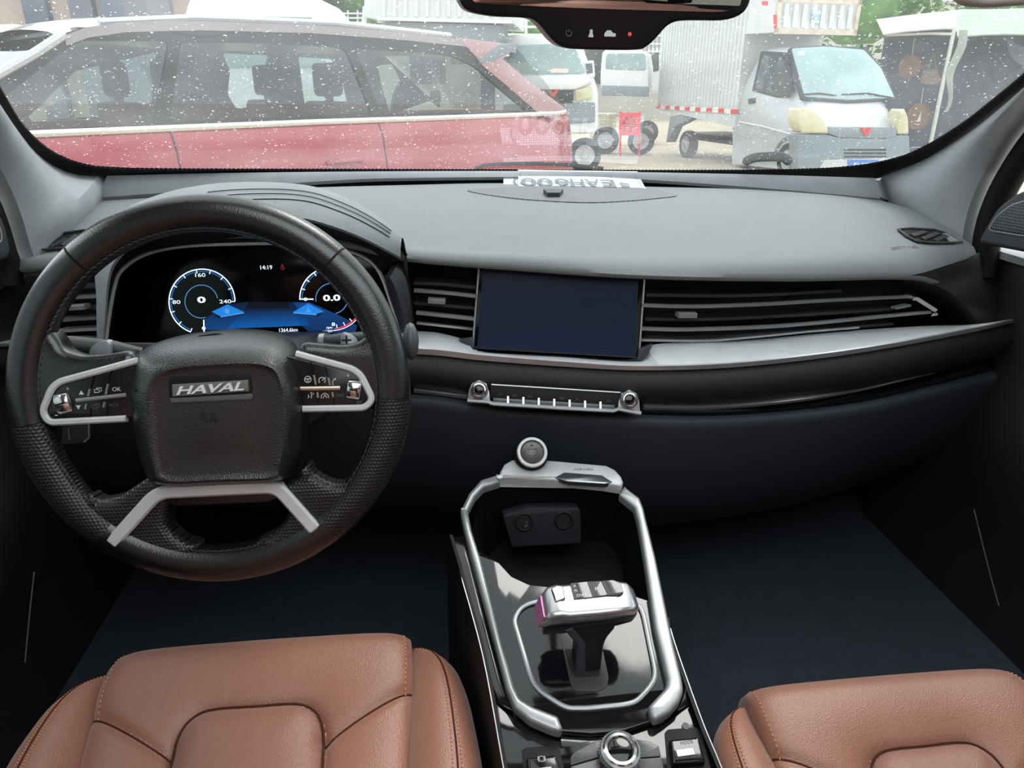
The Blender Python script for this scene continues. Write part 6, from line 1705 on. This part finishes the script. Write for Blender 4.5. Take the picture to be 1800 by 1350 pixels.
# white delivery van seen over the red roof
dv, dpn = facing('delivery_van', 440, 20, 0, 'white van roof rising above the red car', 'van', rad(-5), 10.5)
pd_ = mk(dpn, dv)
pd_('body', [(318, 34), (334, -14), (350, -20), (540, -16), (566, 14), (580, 40), (600, 240), (318, 240)], -1.8, 0, M_WHITE, .08, .2)
pd_('window_band', [(330, 60), (560, 60), (575, 120), (325, 120)], -.02, .01, M_LGL, .004, .05, hp=0)
pd_('roof_gutter', [(322, 27), (548, 31), (548, 38), (320, 36)], -.02, .03, M_GRY, .006, hp=0)
for x in (360, 540): wheel_at(dv, dpn.w(dpn.px(x, 220)[0], .32, .02), dpn.n, .32, .2)
# white box lorry left of the mirror
bl_, lpn = facing('box_lorry', 760, 30, 0, 'tall white box lorry behind the red car, left of the mirror', 'truck', rad(-12), 12.5)
pl_ = mk(lpn, bl_)
pl_('cargo_body', [(640, -90), (905, -80), (900, 40), (664, 34), (640, 30)], -2.0, 0, M_BOX, .01)
for i in range(12):
    x = 672+i*19; pl_('rib', [(x, -80), (x+7, -80), (x+6, 30), (x, 29)], -.01, .03, M_BOX, hp=0)
pl_('lower_rail', [(664, 30), (900, 37), (900, 42), (664, 36)], -.02, .05, M_WHITE, .005, hp=0)
pl_('under_panel', [(676, 38), (880, 44), (876, 80), (676, 72)], -1.2, -.1, M_GRY, .01)
pl_('chassis', [(660, 72), (890, 80), (890, 100), (660, 94)], -1.2, -.2, M_BLK)
for x in (700, 850): wheel_at(bl_, lpn.w(lpn.px(x, 150)[0], .38, -.05), lpn.n, .38, .22)
# ladder rack between lorry and van
rk_, kpn = facing('stake_bed', 930, 40, 0, 'pale stake bed of a truck below the mirror', 'truck bed', rad(-12), 18.5)
pk_ = mk(kpn, rk_)
for y in (32, 44, 58): pk_('rail', [(838, y), (1010, y+2), (1010, y+6), (838, y+4)], -.05, 0, M_WHITE, .004)
for x in (846, 884, 922, 960, 998): pk_('post', [(x, 24), (x+5, 24), (x+5, 66), (x, 66)], -.04, .02, M_WHITE, .004, hp=0)
pk_('bed_side', [(838, 62), (1012, 64), (1012, 78), (838, 76)], -1.5, 0, M_WHITE, .01)
pk_('frame', [(845, 78), (1005, 80), (1005, 200), (845, 200)], -1.2, -.3, M_BLK)
# small bent rail left of the lorry
gt, gpn = facing('stake_truck_tail', 640, 20, 0, 'pale bent railing of a truck left of the box lorry', 'railing', 0, 16.0)
mb = MB(); mb.tube([(*gpn.px(x, y), 0) for x, y in ((636, 240), (640, 40), (642, 14), (650, 4), (662, 4), (668, 14), (668, 40))], .05, 8); obj('hoop', mb, M_BOX, gt, gpn)
pg_ = mk(gpn, gt)
for y in (22, 30, 38): pg_('rail', [(570, y), (640, y), (640, y+3), (570, y+3)], -.03, 0, M_BOX)
for x in (575, 592, 610, 627): pg_('post', [(x, 18), (x+3, 18), (x+3, 240), (x, 240)], -.05, -.03, M_BOX)
# car at the far left
cl_, lcn = facing('far_car', 20, 80, 0, 'dark car with pale roof at the left edge', 'car', rad(20), 9.0)
pcl = mk(lcn, cl_)
pcl('body', [(-120, 92), (20, 80), (60, 92), (78, 118), (82, 190), (-120, 200)], -1.6, 0, mat('plum_car_paint', (78, 62, 72), .3, coat=.5), .05, .1)
pcl('cabin_glass', [(-100, 90), (-60, 60), (30, 62), (56, 90)], -1.5, -.05, M_DGL, .02, .06)
pcl('roof', [(-70, 60), (-40, 44), (30, 42), (66, 52), (60, 60)], -1.5, -.02, M_WHITE, .02, .05)
for x in (-60, 50): wheel_at(cl_, lcn.w(lcn.px(x, 190)[0], .32, .02), lcn.n, .32, .2)

# ---------------------------------------------------------------- market tent on the right
M_TENT = mat('grey_green_canvas', (150, 160, 148), .85, var=.12, vs=3); M_CLOTH = mat('hazed_dark_cloth', (84, 92, 106), .9, var=.12, vs=2); M_POLE = mat('painted_pole', (196, 198, 190), .5)  # haze over the dark back cloth painted in as slate
tent = root('market_tent', Vector((9.5, 12, GZ)), 'grey green market tent on thin poles at the right', 'tent')
tnp = PL(atY(1680, 60, 13.4), (1, -.08, 0), Zv); tbk = PL(atY(1680, 60, 16.4), (1, 0, 0), Zv)
mb = MB()
fr_ = [tnp.w(*tnp.px(x, y), 0) for x, y in ((1683, 64), (1740, 60), (1800, 60), (1920, 66), (2060, 70))]
tp_ = [tbk.w(*tbk.px(x, y), 0) for x, y in ((1690, 16), (1750, 16), (1810, 14), (1930, 10), (2060, 6))]
mb.loft([rail([p-Vector((0, 0, .02)) for p in fr_], 20), rail(fr_, 20), rail(tp_, 20)])
obj('canopy', mb, M_TENT, tent, smooth=60)
lf = [tnp.w(*tnp.px(x, y), 0) for x, y in ((1683, 64), (1674, 50), (1600, 54), (1552, 60))]
lt_ = [tbk.w(*tbk.px(x, y), 0) for x, y in ((1690, 16), (1668, 19), (1600, 26), (1540, 34))]
mb = MB(); mb.loft([rail([p-Vector((0, 0, .02)) for p in lf], 16), rail(lf, 16), rail(lt_, 16)]); obj('canopy_side', mb, mat('pale_canvas', (168, 172, 164), .85, var=.1, vs=3), tent, smooth=60)
pt = mk(tnp, tent)
a, b = tnp.px(1678, 48), tnp.px(1630, 285)
b = (b[0], GZ-tnp.o.z)
for p0, p1 in (((a[0], a[1]), (a[0], b[1])), ((tnp.px(1830, 60)[0], a[1]), (tnp.px(1830, 60)[0], b[1]))):
    mb = MB(); mb.tube([(*p0, 0), (*p1, 0)], .035, 8); obj('pole', mb, M_POLE, tent, tnp)
mb = MB(); q = [tnp.px(1696, 70), tnp.px(1668, 185)]; rws = []
for k in range(12):
    t = k/11; x = a[0]+.06+.05*sin(t*9); z_ = a[1]-.05-t*1.35
    rws.append([(x-.03*sin(t*5), z_, .05), (x+.06, z_, .09), (x+.16-.06*t, z_, .04), (x+.2-.1*t, z_, -.03)])
mb.loft(rws); obj('tied_curtain', mb, M_TENT, tent, tnp, smooth=60)
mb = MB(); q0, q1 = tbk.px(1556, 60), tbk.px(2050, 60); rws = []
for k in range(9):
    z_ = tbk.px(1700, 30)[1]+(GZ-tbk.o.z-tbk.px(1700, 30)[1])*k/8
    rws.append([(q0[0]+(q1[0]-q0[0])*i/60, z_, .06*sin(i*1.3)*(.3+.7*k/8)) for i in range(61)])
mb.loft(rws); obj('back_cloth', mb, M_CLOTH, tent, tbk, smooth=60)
mb = MB(); mb.tube([(*tnp.px(1562, 61), -.1), (*tnp.px(1640, 58), -.1), (*tnp.px(1676, 60), 0)], .025, 6); obj('eave_bar', mb, M_POLE, tent, tnp)
# goods hanging in the tent
tmid = PL(atY(1600, 120, 15.4), (1, 0, 0), Zv)
M_STRAW = mat('woven_straw', (150, 118, 96), .9, bump=('noise', 60, .5), var=.15, vs=8)
for x, y, r, lab in ((1598, 117, 17, 'round woven straw tray hanging highest in the tent'), (1613, 205, 20, 'round straw tray with a white mark hanging low in the tent')):
    c = tmid.px(x, y); rad_ = r*15.4/1280*1.1; t_ = root('straw_tray', tmid.w(c[0], c[1]-rad_, 0), lab, 'tray', 'straw trays in the tent')
    mb = MB(); mb.lathe([(rad_, 0), (rad_, .05), (rad_*.94, .06), (rad_*.9, .03), (rad_*.5, .025), (0, .02)], c, 28, True, False); obj('weave', mb, M_STRAW, t_, tmid, smooth=60)
    if y > 150: mb = MB(); mb.prism([(c[0]-.03, c[1]-.1), (c[0]+.05, c[1]-.1), (c[0]+.03, c[1]+.12)], .03, .05); obj('white_mark', mb, M_WHITE, t_, tmid)
    mb = MB(); mb.tube([(c[0], c[1]+rad_, .03), (c[0], c[1]+rad_+.3, .0)], .008, 5); obj('hook', mb, M_POLE, t_, tmid)
bg_ = root('shoulder_bag', tmid.w(*tmid.px(1636, 148), 0), 'pale cloth bag hanging between the straw trays', 'bag')
pbk = mk(tmid, bg_)
pbk('pouch', [(1626, 122), (1644, 120), (1652, 140), (1646, 149), (1622, 148), (1620, 138)], -.04, .06, mat('faded_cloth', (150, 132, 124), .9), .03, .04, hp=0)
mb = MB(); mb.tube([(*tmid.px(1630, 124), .01), (*tmid.px(1640, 92), .01), (*tmid.px(1646, 124), .01)], .012, 5); obj('strap', mb, bpy.data.materials['faded_cloth'], bg_, tmid)
bs_, bsn = facing('red_bucket', 1606, 270, 0, 'bright red bucket on the ground by the tent pole', 'bucket', 0, 13.2)
c = bsn.px(1606, 268); mb = MB(); mb.lathe([(.13, -.16), (.17, .16), (.16, .16), (.125, -.14)], (0, 0), 24, True, True); mb.xf(Matrix.Translation(bsn.w(c[0], 0, 0)+Vector((0, 0, .16)))); obj('pail', mb, mat('red_plastic', (220, 50, 40), .45), bs_)
mb = MB(); mb.tube([bsn.w(c[0]-.17, .32, 0), bsn.w(c[0]-.1, .42, .06), bsn.w(c[0]+.1, .42, .06), bsn.w(c[0]+.17, .32, 0)], .006, 5); obj('bail', mb, M_POLE, bs_)

# ---------------------------------------------------------------- wall, posts and trees far behind
M_WALL = mat('stained_wall', (176, 160, 150), .9, var=.2, vs=.6)
mb = MB(); mb.box((-22, 22, GZ), (-3.2, 22.4, 4.2)); wl_ = obj('wall_far', mb, M_WALL, kind='structure', label='stained wall far behind on the left')
for i, (x, cc_) in enumerate(((70, (86, 96, 110)), (150, (96, 100, 110)), (205, (88, 100, 116)), (245, (108, 112, 120)), (285, (120, 120, 124)))):
    q = atY(x, 30, 21.9); mb = MB(); mb.box((q.x-.28, 21.7, GZ), (q.x+.28, 22.05, 4.1)); obj('pilaster', mb, mat('slate_pilaster_%d' % i, cc_, .8), wl_)
for x0, x1, y0, y1 in ((72, 96, 12, 60), (125, 150, 15, 60)):
    a, b = atY(x0, y0, 21.95), atY(x1, y1, 21.95); mb = MB(); mb.box((a.x, 21.9, b.z), (b.x, 22.05, a.z)); obj('banner', mb, mat('faded_red_banner', (176, 92, 96), .8) if x0 == 72 else bpy.data.materials['faded_red_banner'], wl_)
M_LEAF = mat('green_leaves', (86, 138, 44), .6, var=.35, vs=2.5, spec=.3); M_BARK = mat('tree_bark', (92, 78, 66), .9)
LEAFM = {}
def tree(x, y, h, rx, rz, seed, lab):
    rg_ = random.Random(seed); t = root('tree', Vector((x, y, GZ)), lab, 'tree', 'trees around the yard')
    mb = MB(); mb.tube([(x, y, GZ), (x+.1, y, h*.4), (x, y+.1, h*.75)], [.22, .16, .07], 8)
    for k in range(5):
        a = k*1.3+seed; mb.tube([(x+.05, y, h*.45+.2*k), (x+cos(a)*rx*.6, y+sin(a)*rx*.6, h*.7+.2*k)], [.08, .02], 6)
    obj('trunk', mb, M_BARK, t)
    mb = MB(); blobs = [(rg_.uniform(-.65, .65)*rx, rg_.uniform(-.65, .65)*rx, h-rz+rg_.uniform(-.5, .55)*rz, rg_.uniform(.35, .6)) for _ in range(14)]
    for bx, by, bz, s in blobs: mb.ell((x+bx, y+by, bz), (s*rx*.6, s*rx*.6, s*rz*.6), 10, 7)
    for i in range(8400):
        bx, by, bz, s = blobs[i % 14]
        a, b = rg_.uniform(0, 2*pi), math.acos(rg_.uniform(-1, 1)); q = s*rg_.uniform(.6, 1.0)
        p = Vector((x+bx+q*rx*cos(a)*sin(b), y+by+q*rx*sin(a)*sin(b), bz+q*rz*cos(b)))
        u = Vector((rg_.uniform(-1, 1), rg_.uniform(-1, 1), rg_.uniform(-.6, .6))).normalized(); v = u.orthogonal().normalized()
        L = rg_.uniform(.14, .28); mb.add([p, p+u*L*.5+v*L*.3, p+u*L, p+u*L*.5-v*L*.3], [(0, 1, 2, 3)])
    obj('crown', mb, M_LEAF, t, smooth=0)
tree(-14.5, 24.5, 6.5, 3.0, 2.6, 1, 'leafy tree at the far left behind the wall')
tree(-4.2, 26, 6.8, 2.8, 2.6, 2, 'leafy tree showing between the van roof and the box lorry')
tree(11.6, 24, 7.8, 3.4, 3.0, 3, 'leafy tree above the front of the box truck')
tree(19.5, 23, 8.0, 3.6, 3.2, 4, 'leafy tree above the tent canopy at the right')
tree(3.2, 30, 7.5, 3.5, 3.0, 5, 'leafy tree far behind the rear view mirror')
tree(-9.5, 30, 7.5, 3.5, 3.0, 6, 'leafy tree behind the white van roof')
# pale shed that closes the yard
mb = MB(); mb.box((-3.0, 36, GZ), (40, 36.5, 5.0)); bw = obj('wall_yard', mb, mat('pale_render', (196, 192, 182), .9, var=.12, vs=.4), kind='structure', label='pale shed wall closing the yard far behind')
for i in range(10):
    x = -1+i*4; mb = MB(); mb.box((x, 35.9, 1.4), (x+1.6, 36.1, 3.0)); obj('shed_window', mb, M_DGL, bw)
